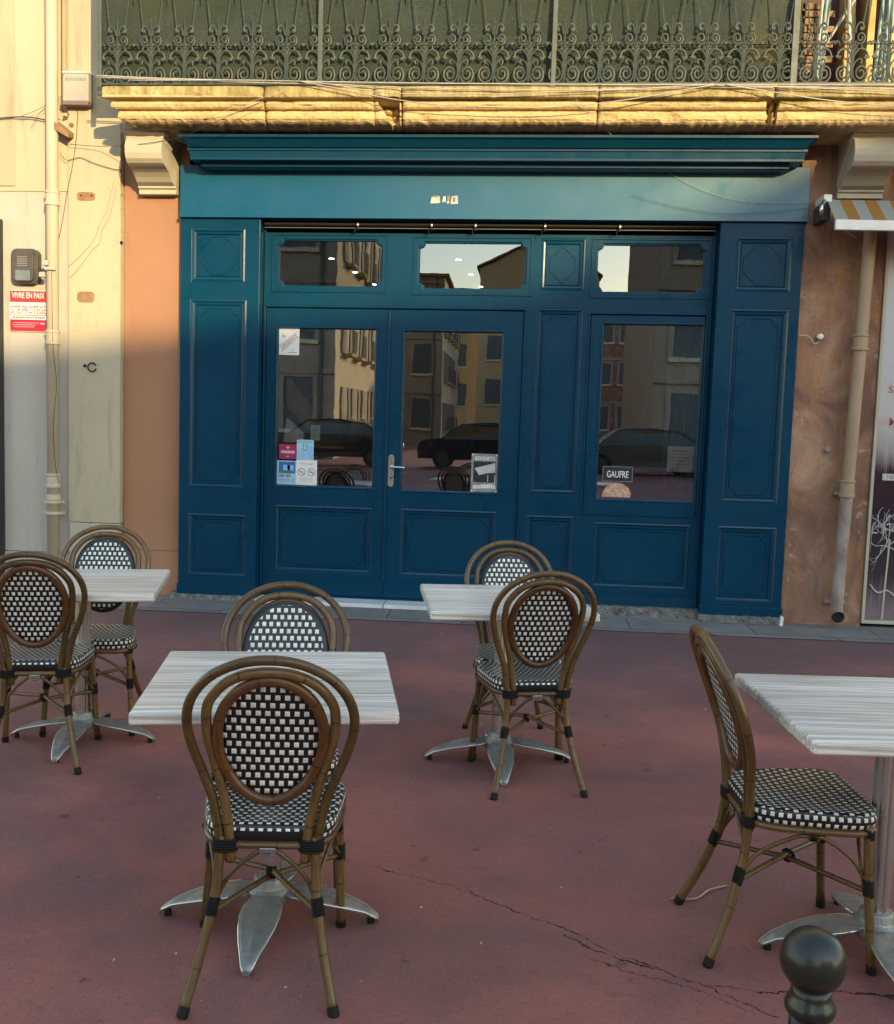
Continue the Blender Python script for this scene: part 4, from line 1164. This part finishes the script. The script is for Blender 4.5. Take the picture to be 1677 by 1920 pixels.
t = thing('sticker', 'waffle shaped cut out sticker under the GAUFRE sign', 'sticker', (a.x, YG, a.z))
P = [(-.112, 0), (.112, 0), (.118, .03), (.10, .075), (.06, .10), (.0, .115), (-.05, .10), (-.085, .075), (-.105, .035)]
MB().plate(P, [], -.0012, .0012).fin('waffle', 'waffle', t)
q = MB()
for k in range(46):
    x = random.uniform(-.088, .09); z_ = random.uniform(.03, .10) if k < 34 else random.uniform(.005, .03); s_ = random.uniform(.004, .013)
    if z_ < .105-abs(x)*.5: q.plate([(x+s_*math.cos(R(a_+k*9)), z_+s_*.8*math.sin(R(a_+k*9))) for a_ in range(0, 360, 72)], [], -.0024-.0001*k*.1, -.0014)
q.fin('cream_topping', 'ltgrey', t)

# ------------------------------------------------------------------ inside the shop
def spot(px, py, lbl):
    d = at(px, py, 8.2); o_ = Vector((0, 0, H)); dirv = d-o_
    tt = (3.117-H)/dirv.z; p = o_+dirv*tt
    if p.y > 13.2: p = o_+dirv*(13.2/dirv.y)
    t = thing('ceiling_spotlight', lbl, 'lamp', (p.x, p.y, min(3.115, p.z)), 0, 'lit spotlights in the shop ceiling')
    MB().lathe([(.034, 0), (.040, -.004), (.040, -.010), (.030, -.012)], 16).fin('rim', 'greyp', t)
    MB().lathe([(.028, -.013), (.020, -.015)], 16).fin('bulb', 'bulb', t)
for (px, py, l) in ((622, 482, 'left transom, upper'), (666, 508, 'left transom, middle'), (703, 531, 'left transom, lowest'), (860, 484, 'middle transom, upper'), (883, 512, 'middle transom, middle'), (902, 535, 'middle transom, lowest')):
    spot(px, py, 'small lit ceiling spotlight seen through the '+l.replace(',', ' pane,')+' of three')
gp = at(1291, 494, 8.75)
gl = thing('pendant_lamp', 'white globe lamp hanging behind the right transom pane', 'lamp', gp)
MB().lathe([(.042*math.sin(R(a)), -.042*math.cos(R(a))) for a in range(4, 177, 12)], 20).fin('globe', 'lamp_white', gl, smooth=True)
MB().lathe([(.016, .040), (.018, .075), (.008, .085), (.004, .09), (.004, 3.115-gp.z)], 12).fin('stem', 'white', gl)
# curtain
cv = MB(); n = 60; vs = []; fs = []
c0, c1 = at(1252, 700, 8.30).x, at(1318, 700, 8.30).x
for i in range(n+1):
    x = c0+(c1-c0)*i/n; y = 8.30+.025*math.sin(i*.9)+.01*math.sin(i*2.3)
    vs += [(x, y, .9), (x, y+.006, 2.55)]
for i in range(n): fs.append((2*i, 2*i+2, 2*i+3, 2*i+1))
o = cv.add(vs, fs).fin('curtain', 'curtain', smooth=True); o.modifiers.new('solid', 'SOLIDIFY').thickness = .004
tag(o, 'teal curtain hanging behind the right side of the shop window', 'curtain')
t, w, h = card('white menu sheet hung inside low in front of the teal curtain', 1253, 836, 1304, 886, 'paper', 'notice', 'notice', 8.235)
q = MB()
for k in range(5): q.box(-w*.35, w*.3, yy-.0004, yy, h*(.3-.13*k), h*(.3-.13*k)+.008)
mark(t, q, 'ltgrey', 'small_print')
ct = thing('counter', 'long wooden counter inside the shop behind the double door', 'counter', (-.9, 10.2, 0))
MB().box(-1.6, 1.5, -.28, .28, 0, .98).fin('cabinet', 'room_floor', ct, bevel=.01)
MB().box(-1.65, 1.55, -.34, .34, .985, 1.03).fin('worktop', 'wood', ct, bevel=.008)
t, w, h = card('small white notice standing on the shelf behind the left door glass', 583, 797, 600, 826, 'paper', 'notice', 'notice', 8.36)
mark(t, MB().box(-w*.3, w*.3, yy-.0004, yy, h*.1, h*.3), 'cyan')
P = [at(x, y, 8.36) for (x, y) in ((531, 829), (570, 830), (568, 812), (538, 783))]
vs = [tuple(p) for p in P]+[(p.x+.004, p.y+.03, p.z) for p in P]
t = MB().add(vs, [(0,1,2,3), (7,6,5,4), (3,2,6,7), (0,4,5,1), (1,5,6,2), (0,3,7,4)])
tag(t.fin('folded_card', 'lamp_white'), 'cream folded card with a slanted top on the shelf behind the left door glass', 'card')
a, b = at(528, 833, 8.32), at(648, 839, 8.32)
tag(MB().box(a.x, b.x, 8.30, 8.55, a.z-.022, a.z-.001).fin('shelf', 'wood', bevel=.003), 'narrow wooden shelf behind the left door glass', 'shelf')

# ------------------------------------------------------------------ bistro chairs
BY = [(.36, -.192), (.41, -.195), (.50, -.200), (.60, -.214), (.70, -.243), (.80, -.283), (.93, -.340)]
def back_y(z):
    for (z0, y0), (z1, y1) in zip(BY, BY[1:]):
        if z <= z1: return y0+(y1-y0)*(z-z0)/(z1-z0)
    return BY[-1][1]
def hoop(tab, n=5):
    half = [(x, back_y(z), z) for z, x in tab]
    pts_ = half + [(-x, y, z) for (x, y, z) in half[:-1][::-1]]
    return catmull(pts_, n)
OUT = [(.375,.122),(.41,.124),(.47,.134),(.53,.146),(.60,.171),(.67,.195),(.735,.2075),(.79,.202),(.84,.178),(.88,.139),(.907,.088),(.919,.044),(.9225,0)]
INN = [(.355,.096),(.41,.098),(.50,.111),(.57,.124),(.64,.143),(.70,.156),(.755,.160),(.80,.153),(.842,.125),(.868,.092),(.884,.050),(.889,0)]
def oval(w, h, zc, n=40, off=0):
    P = []
    for k in range(n):
        a = 2*math.pi*k/n; z = zc+h*math.sin(a); x = w*math.cos(a)*(1+.06*math.sin(a))
        P.append((x, back_y(z)+off, z))
    return P
LEGR = lambda s: [(s*.122, -.195, .425), (s*.125, -.200, .34), (s*.132, -.214, .26), (s*.155, -.250, .14), (s*.190, -.310, .0)]
LEGF = lambda s: [(s*.178, .122, .425), (s*.186, .130, .25), (s*.200, .150, .0)]
def wrap(mb, p, d, r, n, step):
    "turns of black binding round a cane"
    d = d.normalized()
    up = Vector((0,0,1)) if abs(d.z) < .9 else Vector((1,0,0)); a = (up-d*up.dot(d)).normalized(); b = d.cross(a)
    P = []
    for k in range(n*8+1):
        t = k/8; P.append(p + d*(t-n/2)*step + (a*math.cos(t*2*math.pi)+b*math.sin(t*2*math.pi))*r)
    mb.tube(P, step*.46, 5)
def lerp(P, z):
    for a, b in zip(P, P[1:]):
        if (a[2]-z)*(b[2]-z) <= 0:
            t = (z-a[2])/(b[2]-a[2]); return Vector(a).lerp(Vector(b), t), (Vector(b)-Vector(a)).normalized()
def make_chair():
    t = thing('bistro_chair', '-', 'chair')
    MB().tube(hoop(OUT), .0128, 12).fin('outer_hoop', 'cane', t, smooth=True)
    MB().tube(hoop(INN), .0132, 12).fin('inner_hoop', 'cane', t, smooth=True)
    MB().tube(oval(.1325, .171, .696, 48, -.004), .0142, 12, closed=True).fin('back_ring', 'cane_red', t, smooth=True)
    # woven back panel
    rings = [1.0, .8, .6, .4, .2]; vs = []; uv = []; n = 48
    zc, hw, hh_ = .696, .131, .168
    for r_ in rings:
        for k in range(n):
            a = 2*math.pi*k/n; z = zc+hh_*r_*math.sin(a); x = hw*r_*math.cos(a)*(1+.06*math.sin(a))
            vs.append((x, back_y(z)-.006*(1-r_*r_)+.002, z))
    vs.append((0, back_y(zc)-.004, zc))
    U = lambda p: (p[0]+.5, p[2]*1.06)
    fs = []
    for i in range(len(rings)-1):
        for k in range(n):
            k2 = (k+1) % n; fs.append((i*n+k, i*n+k2, (i+1)*n+k2, (i+1)*n+k))
    for k in range(n): fs.append(((len(rings)-1)*n+k, (len(rings)-1)*n+(k+1) % n, len(vs)-1))
    o = MB().add(vs, fs, [tuple(U(vs[i]) for i in f) for f in fs]).fin('back_panel', 'weave_back', t, smooth=True)
    sd = o.modifiers.new('solid', 'SOLIDIFY'); sd.thickness = .005; sd.offset = 0
    rings = [1.10, 1.10, 1.04, .97, .8, .6, .4, .2]; offs = [.002, .009, .013, .013, .012, .011, .010, .010]; vs = []; n = 48
    for r_, of in zip(rings, offs):
        for k in range(n):
            a = 2*math.pi*k/n; z = zc+hh_*(1+(r_-1)*.75)*math.sin(a) if r_ > 1 else zc+hh_*r_*math.sin(a); x = hw*r_*math.cos(a)*(1+.06*math.sin(a))
            vs.append((x, back_y(z)+of, z))
    vs.append((0, back_y(zc)+.010, zc)); fs = []; us = []
    for i in range(len(rings)-1):
        for k in range(n):
            k2 = (k+1) % n; f = (i*n+k2, i*n+k, (i+1)*n+k, (i+1)*n+k2); fs.append(f)
            us.append(tuple((0, 0) if i < 3 else U(vs[j]) for j in f))
    for k in range(n):
        f = ((len(rings)-1)*n+(k+1) % n, (len(rings)-1)*n+k, len(vs)-1); fs.append(f); us.append(tuple(U(vs[j]) for j in f))
    MB().add(vs, fs, us).fin('front_panel', 'weave_back', t, smooth=True)
    # woven seat
    n = 64
    def outline(r_):
        P = []
        for k in range(n):
            a = 2*math.pi*k/n; c, s_ = math.cos(a), math.sin(a); e = 2/4.6
            x = math.copysign(abs(c)**e, c); y = math.copysign(abs(s_)**e, s_)
            wid = .186+.022*y
            P.append((x*wid*r_, -.018+y*.184*r_))
        return P
    lay = [(.965, .411), (.99, .416), (1.0, .427), (1.0, .440), (.985, .452), (.955, .457), (.86, .455), (.6, .449), (.3, .446)]
    vs = []; fs = []; us = []; per = [0]
    o1 = outline(1.0)
    for k in range(n): per.append(per[-1]+math.dist(o1[k], o1[(k+1) % n]))
    for r_, z in lay: vs += [(x, y, z) for x, y in outline(r_)]
    for i in range(len(lay)-1):
        for k in range(n):
            k2 = (k+1) % n; f = (i*n+k, i*n+k2, (i+1)*n+k2, (i+1)*n+k); fs.append(f)
            if i < 4:
                us.append(tuple((0, 0) for _ in f) if vs[f[0]][1] < -.190 and i < 3 else ((per[k], vs[f[0]][2]*1.0), (per[k+1], vs[f[1]][2]), (per[k+1], vs[f[2]][2]), (per[k], vs[f[3]][2])))
            else: us.append(tuple((vs[j][0]+.5, vs[j][1]+.5) for j in f))
    vs.append((0, -.018, .445))
    for k in range(n):
        f = ((len(lay)-1)*n+k, (len(lay)-1)*n+(k+1) % n, len(vs)-1); fs.append(f); us.append(tuple((vs[j][0]+.5, vs[j][1]+.5) for j in f))
    fs.append(tuple(range(n))[::-1]); us.append(tuple((0, 0) for _ in range(n)))
    MB().add(vs, fs, us).fin('seat', 'weave_seat', t, smooth=True)
    MB().tube([(x, y, .400) for x, y in outline(.965)], .0105, 8, closed=True).fin('seat_rail', 'cane', t, smooth=True)
    lp = {}
    for nm, fn, s in (('r', LEGR, 1), ('r', LEGR, -1), ('f', LEGF, 1), ('f', LEGF, -1)):
        P = fn(s); lp[nm, s] = P
        cut = [(p[0], p[1], p[2]) for p in P]
        L_ = catmull(cut, 4); e0, e1 = L_[-1].copy(), L_[-2].copy(); L_[-1] = e0.lerp(e1, .05)
        l = MB().tube(L_, .0130, 12).fin('leg', 'cane', t, smooth=True)
        d = (e1-e0).normalized()
        MB().tube([e0-d*.001, e0+d*.003, e0+d*.024, e0+d*.027], [.0125, .0150, .0150, .0135], 12).fin('foot_cap', 'black', l, smooth=False)
    # crossing stretchers and arched braces
    zc = .245; C0 = Vector((0, -.035, .252))
    for s in (1, -1):
        a, _ = lerp(lp['r', s], zc-.012); b, _ = lerp(lp['f', -s], zc-.012)
        off = Vector((0, 0, .008*s))
        MB().tube(catmull([a, a.lerp(C0, .6)+off*.5, C0+off, C0.lerp(b, .4)+off*.5, b], 5), .0082, 8).fin('stretcher', 'cane', t, smooth=True)
    for (k1, k2, mid) in ((('r', 1), ('r', -1), (0, -.197, .385)), (('f', 1), ('f', -1), (0, .150, .380)), (('r', 1), ('f', 1), (.176, -.03, .380)), (('r', -1), ('f', -1), (-.176, -.03, .380))):
        a, _ = lerp(lp[k1], .245); b, _ = lerp(lp[k2], .245); mm = Vector(mid)
        e = (a+b)/2
        ins = Vector((-e.x*.05, -(e.y+.03)*.08, 0))
        q1 = a.lerp(mm, .30)+Vector((0,0,.035))+ins; q2 = b.lerp(mm, .30)+Vector((0,0,.035))+ins
        q3 = a.lerp(mm, .78)+Vector((0,0,.028)); q4 = b.lerp(mm, .78)+Vector((0,0,.028))
        MB().tube(catmull([a+ins, q1, q3, mm, q4, q2, b+ins], 5), .0062, 7).fin('brace', 'cane', t, smooth=True)
    # bindings
    for key, P in lp.items():
        p, d = lerp(P, .245); b = MB(); wrap(b, p, d, .0148, 9, .0052); b.fin('binding', 'black', t, smooth=True)
    for s in (1, -1):
        b = MB(); p = Vector((s*.111, -.195, .400))
        for k in range(5):
            z = .388+k*.007
            b.tube([(p.x+.031*math.cos(R(a)), p.y+.0165*math.sin(R(a)), z) for a in range(0, 360, 24)], .0036, 5, closed=True)
        b.fin('binding', 'black', t, smooth=True)
        b = MB(); p = Vector((s*.180, .124, .398)); wrap(b, p, Vector((0,0,1)), .0150, 4, .006); b.fin('binding', 'black', t, smooth=True)
    b = MB(); wrap(b, C0, Vector((1,0,0)), .0165, 4, .006); b.fin('binding', 'black', t, smooth=True)
    for mid in ((0, -.199, .385), (.178, -.03, .384), (-.178, -.03, .384)):
        b = MB(); wrap(b, Vector(mid), Vector((1,0,0)) if mid[0] == 0 else Vector((0,1,0)), .0125, 4, .005); b.fin('binding', 'black', t, smooth=True)
    MB().box(-.021, .021, -.2125, -.2095, .376, .398).fin('label_plate', 'chrome', t, bevel=.001)
    return t
chairs = [
 (-.637, 2.711, .155, 'chair nearest the camera, seen from behind at the middle table'),
 (-2.015, 4.256, .25, 'chair seen from behind at the left border of the picture'),
 (.086, 4.318, .226, 'chair seen from behind in front of the table by the shop window'),
 (.895, 3.000, -1.511, 'chair seen from the side facing right at the right hand table'),
 (-.714, 3.138, math.pi+.16, 'chair facing the camera on the far side of the middle table'),
 (-1.955, 4.640, math.pi+.20, 'chair facing the camera behind the table by the cream wall'),
 (.041, 4.634, math.pi+.15, 'chair facing the camera behind the table near the double door'),
]
proto = make_chair()
for i, (x, y, a, lbl) in enumerate(chairs):
    c = proto if i == 0 else copy_tree(proto)
    c.location = (x, y, 0); c.rotation_euler = (0, .022 if i == 0 else 0, a)
    tag(c, 'rattan bistro '+lbl, 'chair', 'rattan bistro chairs on the terrace')

# ------------------------------------------------------------------ tables
def make_table():
    t = thing('bistro_table', '-', 'table')
    MB().box(-.35, .35, -.35, .35, .702, .740).fin('tabletop', 'laminate', t, bevel=.011, seg=4)
    MB().box(-.12, .12, -.12, .12, .690, .7015).fin('mounting_plate', 'alu', t, bevel=.003)
    q = MB(); n = 32; vs = []
    for z in (.10, .69):
        for k in range(n):
            a = 2*math.pi*k/n; r_ = .034 if k % 4 else .0305
            vs.append((r_*math.cos(a), r_*math.sin(a), z))
    q.add(vs, [(k, (k+1) % n, n+(k+1) % n, n+k) for k in range(n)])
    q.fin('column', 'alu_edge', t)
    MB().lathe([(.060, .060), (.066, .075), (.066, .098), (.052, .110), (.046, .135), (.040, .140)], 24).fin('hub', 'alu', t, smooth=False, bevel=.003)
    tabw = [(.035,.030,.100),(.06,.044,.099),(.10,.054,.095),(.15,.056,.087),(.20,.049,.076),(.25,.037,.062),(.29,.024,.048),(.318,.015,.030),(.330,.009,.018)]
    for k in range(4):
        ang = math.pi/2*k; vs = []; fs = []; w = 6
        for (d, hw, z) in tabw:
            sec = [(-hw, z-.012), (-hw, z-.002), (-hw*.86, z), (0, z+.003), (hw*.86, z), (hw, z-.002), (hw, z-.012), (0, z-.010)]
            for (u, zz) in sec: vs.append((d*math.cos(ang)-u*math.sin(ang), d*math.sin(ang)+u*math.cos(ang), zz))
        m_ = 8
        for i in range(len(tabw)-1):
            for a in range(m_):
                b = (a+1) % m_; fs.append((i*m_+a, (i+1)*m_+a, (i+1)*m_+b, i*m_+b))
        fs.append(tuple(range(m_))[::-1]); fs.append(tuple((len(tabw)-1)*m_+a for a in range(m_)))
        f = MB().add(vs, [x_[::-1] for x_ in fs]).fin('foot', 'alu', t, smooth=False, bevel=.0015)
        MB().lathe([(.010, 0), (.012, .003), (.009, .022)], 12, (.306*math.cos(ang), .312*math.sin(ang), 0)).fin('glide', 'black', f)
        e = MB()
        for s in (-1, 1):
            P = [(d*math.cos(ang)-s*(hw+.0005)*math.sin(ang), d*math.sin(ang)+s*(hw+.0005)*math.cos(ang), z-.005) for (d, hw, z) in tabw[1:]]
            e.tube(P, .0035, 6)
        e.fin('rim', 'alu_edge', f, smooth=True)
    return t
tables = [
 (-.6836, 2.9061, .1824, .05, 'whitewashed square table with the nearest two chairs in the middle'),
 (-1.9206, 4.436, .2371, .05, 'whitewashed square table by the cream wall at the left'),
 (-.0199, 4.4467, .1536, .09, 'whitewashed square table nearest the double door and shop window'),
 (1.1006, 2.9204, .0717, .02, 'whitewashed square table cut off by the right border of the picture'),
]
tp = make_table()
for i, (x, y, a, fa, lbl) in enumerate(tables):
    c = tp if i == 0 else copy_tree(tp)
    c.location = (x, y, 0); c.rotation_euler = (0, 0, a)
    for ch in kids(c):
        if ch.name.startswith(('foot', 'hub', 'column')): ch.rotation_euler = (0, 0, fa-a+.0)
    tag(c, lbl, 'table', 'square terrace tables on star bases')

# ------------------------------------------------------------------ bollard
BYY = 1.9; bc = at(1525, 1800, BYY); br_ = .0615
bo = thing('bollard', 'dark green iron bollard with a ball top in the foreground', 'bollard', (bc.x, BYY, 0))
zb = bc.z
MB().lathe([(.105, 0), (.105, .03), (.085, .05), (.066, .07), (.056, .11), (.050, .16), (.0385, zb-.17), (.0365, zb-.108)], 32).fin('post', 'bollard', bo, smooth=True)
MB().lathe([(.034, zb-.112), (.0440, zb-.104), (.0475, zb-.096), (.0475, zb-.088), (.0440, zb-.080), (.0395, zb-.072), (.037, zb-.064), (.0365, zb-.050)], 32).fin('collar', 'bollard', bo, smooth=True)
MB().lathe([(br_*math.sin(R(a)), zb-br_*math.cos(R(a))) for a in range(2, 179, 6)], 40).fin('ball', 'bollard', bo, smooth=True)

# ------------------------------------------------------------------ litter
random.seed(11)
def ground_at(px, py):
    d = CR*((px-838.5)/F) + CU*(-(py-960)/F) + CF; t = -H/d.z
    return Vector((d.x*t, d.y*t, 0))
lit = MB()
for k in range(60):
    if k < 8: p = ground_at(*[(1030,1555),(790,1703),(300,1497),(535,1853),(678,1845),(330,1790),(1105,1240),(640,1490)][k])
    else: p = Vector((random.uniform(-3, 2.6), random.uniform(2.2, 7.3), 0))
    s_ = random.uniform(.003, .008)
    lit.add([(p.x+random.uniform(-1,1)*s_, p.y+random.uniform(-1,1)*s_, z) for z in (.001, .001, .002, .006, .005)], [(0,1,3),(1,2,4),(2,0,3),(3,4,1),(0,2,1)])
tag(lit.fin('litter', 'ltgrey'), 'tiny pale crumbs of litter scattered over the red asphalt', 'litter', kind='stuff')
P = [ground_at(*p)+Vector((0,0,.006)) for p in ((1258,1688),(1285,1690),(1310,1686),(1330,1672),(1362,1664))]
tag(MB().tube(catmull(P, 5), .0035, 5).fin('straw', 'twine'), 'thin pale straw lying by the feet of the side facing chair', 'straw')
q = MB().add([(2.10,7.93,.005),(2.125,7.93,.005),(2.128,7.93,.075),(2.108,7.935,.085),(2.10,7.95,.005),(2.125,7.95,.005),(2.128,7.95,.075),(2.108,7.955,.085)],[(0,1,2,3),(7,6,5,4),(3,2,6,7),(1,5,6,2),(0,3,7,4)])
tag(q.fin('plaster_chip', 'white'), 'upright white chip at the foot of the right blue pilaster', 'chip')

# ------------------------------------------------------------------ across the square (seen in the glass, and throwing the shade)
def across(name, lbl, x0, x1, yf, yb, h, mat, ridge=None, wins=(), side=(), side_x=None, front=None):
    "yf: front facing the square; ridge: (x, z) of a gable or None for a level eaves line"
    t = thing(name, lbl, 'building', ((x0+x1)/2, yf, 0)); ox = (x0+x1)/2
    top = [(x1, h if not isinstance(h, tuple) else h[1]), (x0, h if not isinstance(h, tuple) else h[0])]
    if ridge: top.insert(1, ridge)
    poly = [(x0, 0), (x1, 0)] + top
    P = [(a-ox, b) for a, b in poly]
    MB().plate(P, [], yb-yf, 0).fin('wall', mat, t)
    ed = [(P[i], P[i+1]) for i in range(2, len(P)-1)]
    q = MB()
    for (a, b) in ed:
        dx = -.25 if b is P[-1] else 0; ax = .25 if a is P[2] else 0
        q.add([(a[0]+ax, .35, a[1]+.02), (b[0]+dx, .35, b[1]+.02), (b[0]+dx, yb-yf-.2, b[1]+.02), (a[0]+ax, yb-yf-.2, a[1]+.02),
               (a[0]+ax, .35, a[1]+.17), (b[0]+dx, .35, b[1]+.17), (b[0]+dx, yb-yf-.2, b[1]+.17), (a[0]+ax, yb-yf-.2, a[1]+.17)],
              [(0,1,2,3), (7,6,5,4), (0,4,5,1), (1,5,6,2), (2,6,7,3), (3,7,4,0)])
    q.fin('roof', 'tile', t)
    if front:
        zt = min(b for _, b in P[2:])
        MB().box(x0-ox+.02, x1-ox-.02, .001, .03, 0, zt-.05).fin('front_plate', front, t)
        q = MB()
        for z_ in [k*3.2+3.0 for k in range(int(zt/3.2))]: q.box(x0-ox, x1-ox, .0, .14, z_, z_+.16)
        q.fin('string_course', 'fa', t)
        MB().tube([(x1-ox-.5, .12, 0), (x1-ox-.5, .12, zt)], .07, 8).fin('downpipe', 'shut', t)
    for (x, z, w, hh_) in wins:
        if front: MB().ring(rect(x-ox-w/2, x-ox+w/2, z, z+hh_), [(-.16, .03), (-.16, .10), (.02, .10), (.02, .03)]).fin('window_surround', 'fa', t)
        f = MB().box(x-ox-w/2, x-ox+w/2, .0, .05, z, z+hh_).fin('window', 'shut', t)
        MB().box(x-ox-w/2-.12, x-ox+w/2+.12, .0, .16, z-.14, z-.005).fin('sill', 'fb', f)
    if side_x is not None:
        for (y, z, w, hh_) in side:
            f = MB().box(side_x-ox-.05, side_x-ox+.03, y-yf-w/2, y-yf+w/2, z, z+hh_).fin('window', 'shut', t)
            for sg_ in (-1, 1):
                yc = y-yf+sg_*(w*.78); MB().box(side_x-ox, side_x-ox+.07, yc-w*.24, yc+w*.24, z, z+hh_).fin('shutter', 'fd', f)
            MB().box(side_x-ox, side_x-ox+.35, y-yf-w*.6, y-yf+w*.6, z-.12, z-.01).fin('balcony', 'fc', f)
            q = MB(); q.box(side_x-ox+.32, side_x-ox+.345, y-yf-w*.6, y-yf+w*.6, z+.86, z+.90)
            for k in range(9): q.box(side_x-ox+.325, side_x-ox+.34, y-yf-w*.6+k*w*.15-.01, y-yf-w*.6+k*w*.15+.01, z, z+.86)
            q.fin('railing', 'shut', f)
    return t
grid = lambda xs, zs, w, h_: [(x, z, w, h_) for x in xs for z in zs]
across('tall_house', 'taupe house across the square mirrored in the left door', -20, -6.5, -20, -38, 12.0, 'fb', None,
       grid((-18, -15.4, -12.8, -10.2, -7.8), (1.0, 4.2, 7.4), 1.1, 1.9), grid((-22.2, -24.8, -27.4, -30, -32.6, -35.2), (.6, 3.9, 7.2), 1.0, 2.0), -6.5, 'fd')  # darker front colour paints in the shade on that side
across('side_street_house', 'cream house down the side street mirrored between the doors', -12, -4.4, -44, -60, 9.8, 'fb', None,
       grid((-10.5, -7.6, -5.6), (1.0, 4.2, 7.0), 1.1, 1.7), grid((-46, -49, -52, -55), (.8, 3.8, 6.6), 1.0, 1.8), -4.4, 'fd')  # front toned darker than the cream walls, its shade painted in
across('far_house', 'distant long house closing the square', -40, -3.9, -88, -98, 14.5, 'fc', None, grid((-20, -14, -9, -6), (3, 7, 10.5), 1.6, 2.2))
across('gabled_house', 'tan gabled house mirrored in the middle transom', -3.6, 7.0, -76, -86, (15.0, 14.5), 'fc', (2.6, 18.2), grid((-2, 1, 4), (3, 7, 11), 1.5, 2.2))
across('pink_house', 'low rosy house further back mirrored in the shop window', 2.2, 9.0, -58, -68, 10.2, 'orange_worn', None, grid((3.2, 4.6, 6.2, 7.8), (1.2, 4.4, 7.4), 1.0, 1.6), front='orange_worn')
across('corner_house', 'narrow taupe house across the square mirrored in the right transom', 4.75, 9.3, -19.8, -30, 11.5, 'fd', None, grid((5.9, 8.1), (.8, 3.9, 7.2), 1.1, 1.9), front='fd')
across('flat_house', 'flat roofed brown house right of the gabled house across the square', 17.40, 32, -20, -34, 10.75, 'fd', None, grid((19, 22, 25, 28), (1.0, 4.3), 1.2, 1.9))
across('broad_house', 'broad brown gabled house whose shadow falls across the shopfront', 9.3, 17.40, -20, -34, (8.80, 10.04), 'fd', None,
       grid((10.5, 13, 15.5), (.8, 3.9), 1.1, 1.9), front='fd')
# parked cars on the far side of the terrace
def make_car(x, y, rz, paint, lbl):
    t = thing('parked_car', lbl, 'car', (x, y, 0), rz, 'cars parked across the square')
    prof_ = [(-2.05,.30),(-2.1,.62),(-2.0,.82),(-1.75,.90),(-1.35,.95),(-.75,1.40),(.25,1.46),(1.0,1.36),(1.75,.98),(2.05,.88),(2.1,.55),(2.05,.30)]
    vs = []; k = len(prof_)
    for (yy_, sh_) in ((-.80,.0),(-.86,.3),(-.86,1),(.86,1),(.86,.3),(.80,0)):
        for (px, pz) in prof_:
            nar = .86 if pz > 1.0 else 1
            vs.append((px*(1 if sh_ else .985), yy_*nar, pz if sh_ else pz))
    fs = []
    for i in range(5):
        for a in range(k): fs.append((i*k+a, (i+1)*k+a, (i+1)*k+(a+1) % k, i*k+(a+1) % k))
    fs += [tuple(range(k)), tuple(5*k+a for a in range(k))[::-1]]
    MB().add(vs, fs).fin('body', paint, t, smooth=False, bevel=.03)
    for s in (-1, 1):
        MB().add([(-1.15, s*.80, .98), (-.72, s*.755, 1.34), (.25, s*.755, 1.39), (.92, s*.755, 1.30), (1.5, s*.80, 1.0)], [(0,1,2,3,4) if s < 0 else (4,3,2,1,0)]).fin('side_window', 'carglass', t)
        for xx in (-1.3, 1.3):
            w = MB().lathe([(.20, -.09), (.31, -.1), (.32, .0), (.31, .1), (.20, .09)], 20, (xx, s*.80, .32), 'y').fin('wheel', 'tyre', t)
            MB().lathe([(.18, -.105), (.19, .105)], 14, (xx, s*.80, .32), 'y').fin('rim', 'dark', w)
        MB().box(2.06, 2.115, s*.68-.16, s*.68+.16, .60, .72).fin('headlight', 'white', t, bevel=.02)
    return t
for (x, y, p_, l_) in ((-10.4, -15.3, 'carpaint2', 'dark grey parked car, first of the row mirrored left of the doors'), (-5.6, -15.2, 'carpaint', 'black parked car mirrored low in the left door glass'),
        (-.9, -15.5, 'carpaint', 'black parked car mirrored low in the right door glass'), (3.9, -15.3, 'carpaint2', 'dark grey parked car mirrored behind the blue middle post'), (8.6, -15.4, 'carpaint', 'black parked car mirrored low in the shop window')):
    make_car(x, y, random.uniform(-.04, .05), p_, l_)

# ------------------------------------------------------------------ light
SUN_EL, SUN_AZ = R(13.0), R(28)                     # low sun behind the camera, to the right
w = bpy.data.worlds.new('World'); S.world = w; w.use_nodes = True
nt = w.node_tree; nt.nodes.clear()
sky = nt.nodes.new('ShaderNodeTexSky'); sky.sky_type = 'NISHITA'; sky.sun_disc = False
sky.sun_elevation = SUN_EL; sky.sun_rotation = math.pi-SUN_AZ; sky.air_density = 1.4; sky.dust_density = .6; sky.ozone_density = 1.0
bg = nt.nodes.new('ShaderNodeBackground'); bg.inputs[1].default_value = .15
ow = nt.nodes.new('ShaderNodeOutputWorld')
nt.links.new(sky.outputs[0], bg.inputs[0]); nt.links.new(bg.outputs[0], ow.inputs[0])
sl = bpy.data.lights.new('sun', 'SUN'); sl.energy = 2.0; sl.angle = R(.6); sl.color = (1, .74, .35)
so = bpy.data.objects.new('sun', sl); COL.objects.link(so)
sd_ = Vector((math.sin(SUN_AZ)*math.cos(SUN_EL), -math.cos(SUN_AZ)*math.cos(SUN_EL), math.sin(SUN_EL)))
so.rotation_euler = sd_.to_track_quat('Z', 'Y').to_euler()
so.location = (20, -30, 30)

S.view_settings.view_transform = 'Standard'; S.view_settings.look = 'None'
S.view_settings.exposure = 1.82; S.view_settings.gamma = 1
S.render.engine = 'CYCLES'
S.cycles.max_bounces = 8; S.cycles.transparent_max_bounces = 12
S.cycles.caustics_reflective = False; S.cycles.caustics_refractive = False
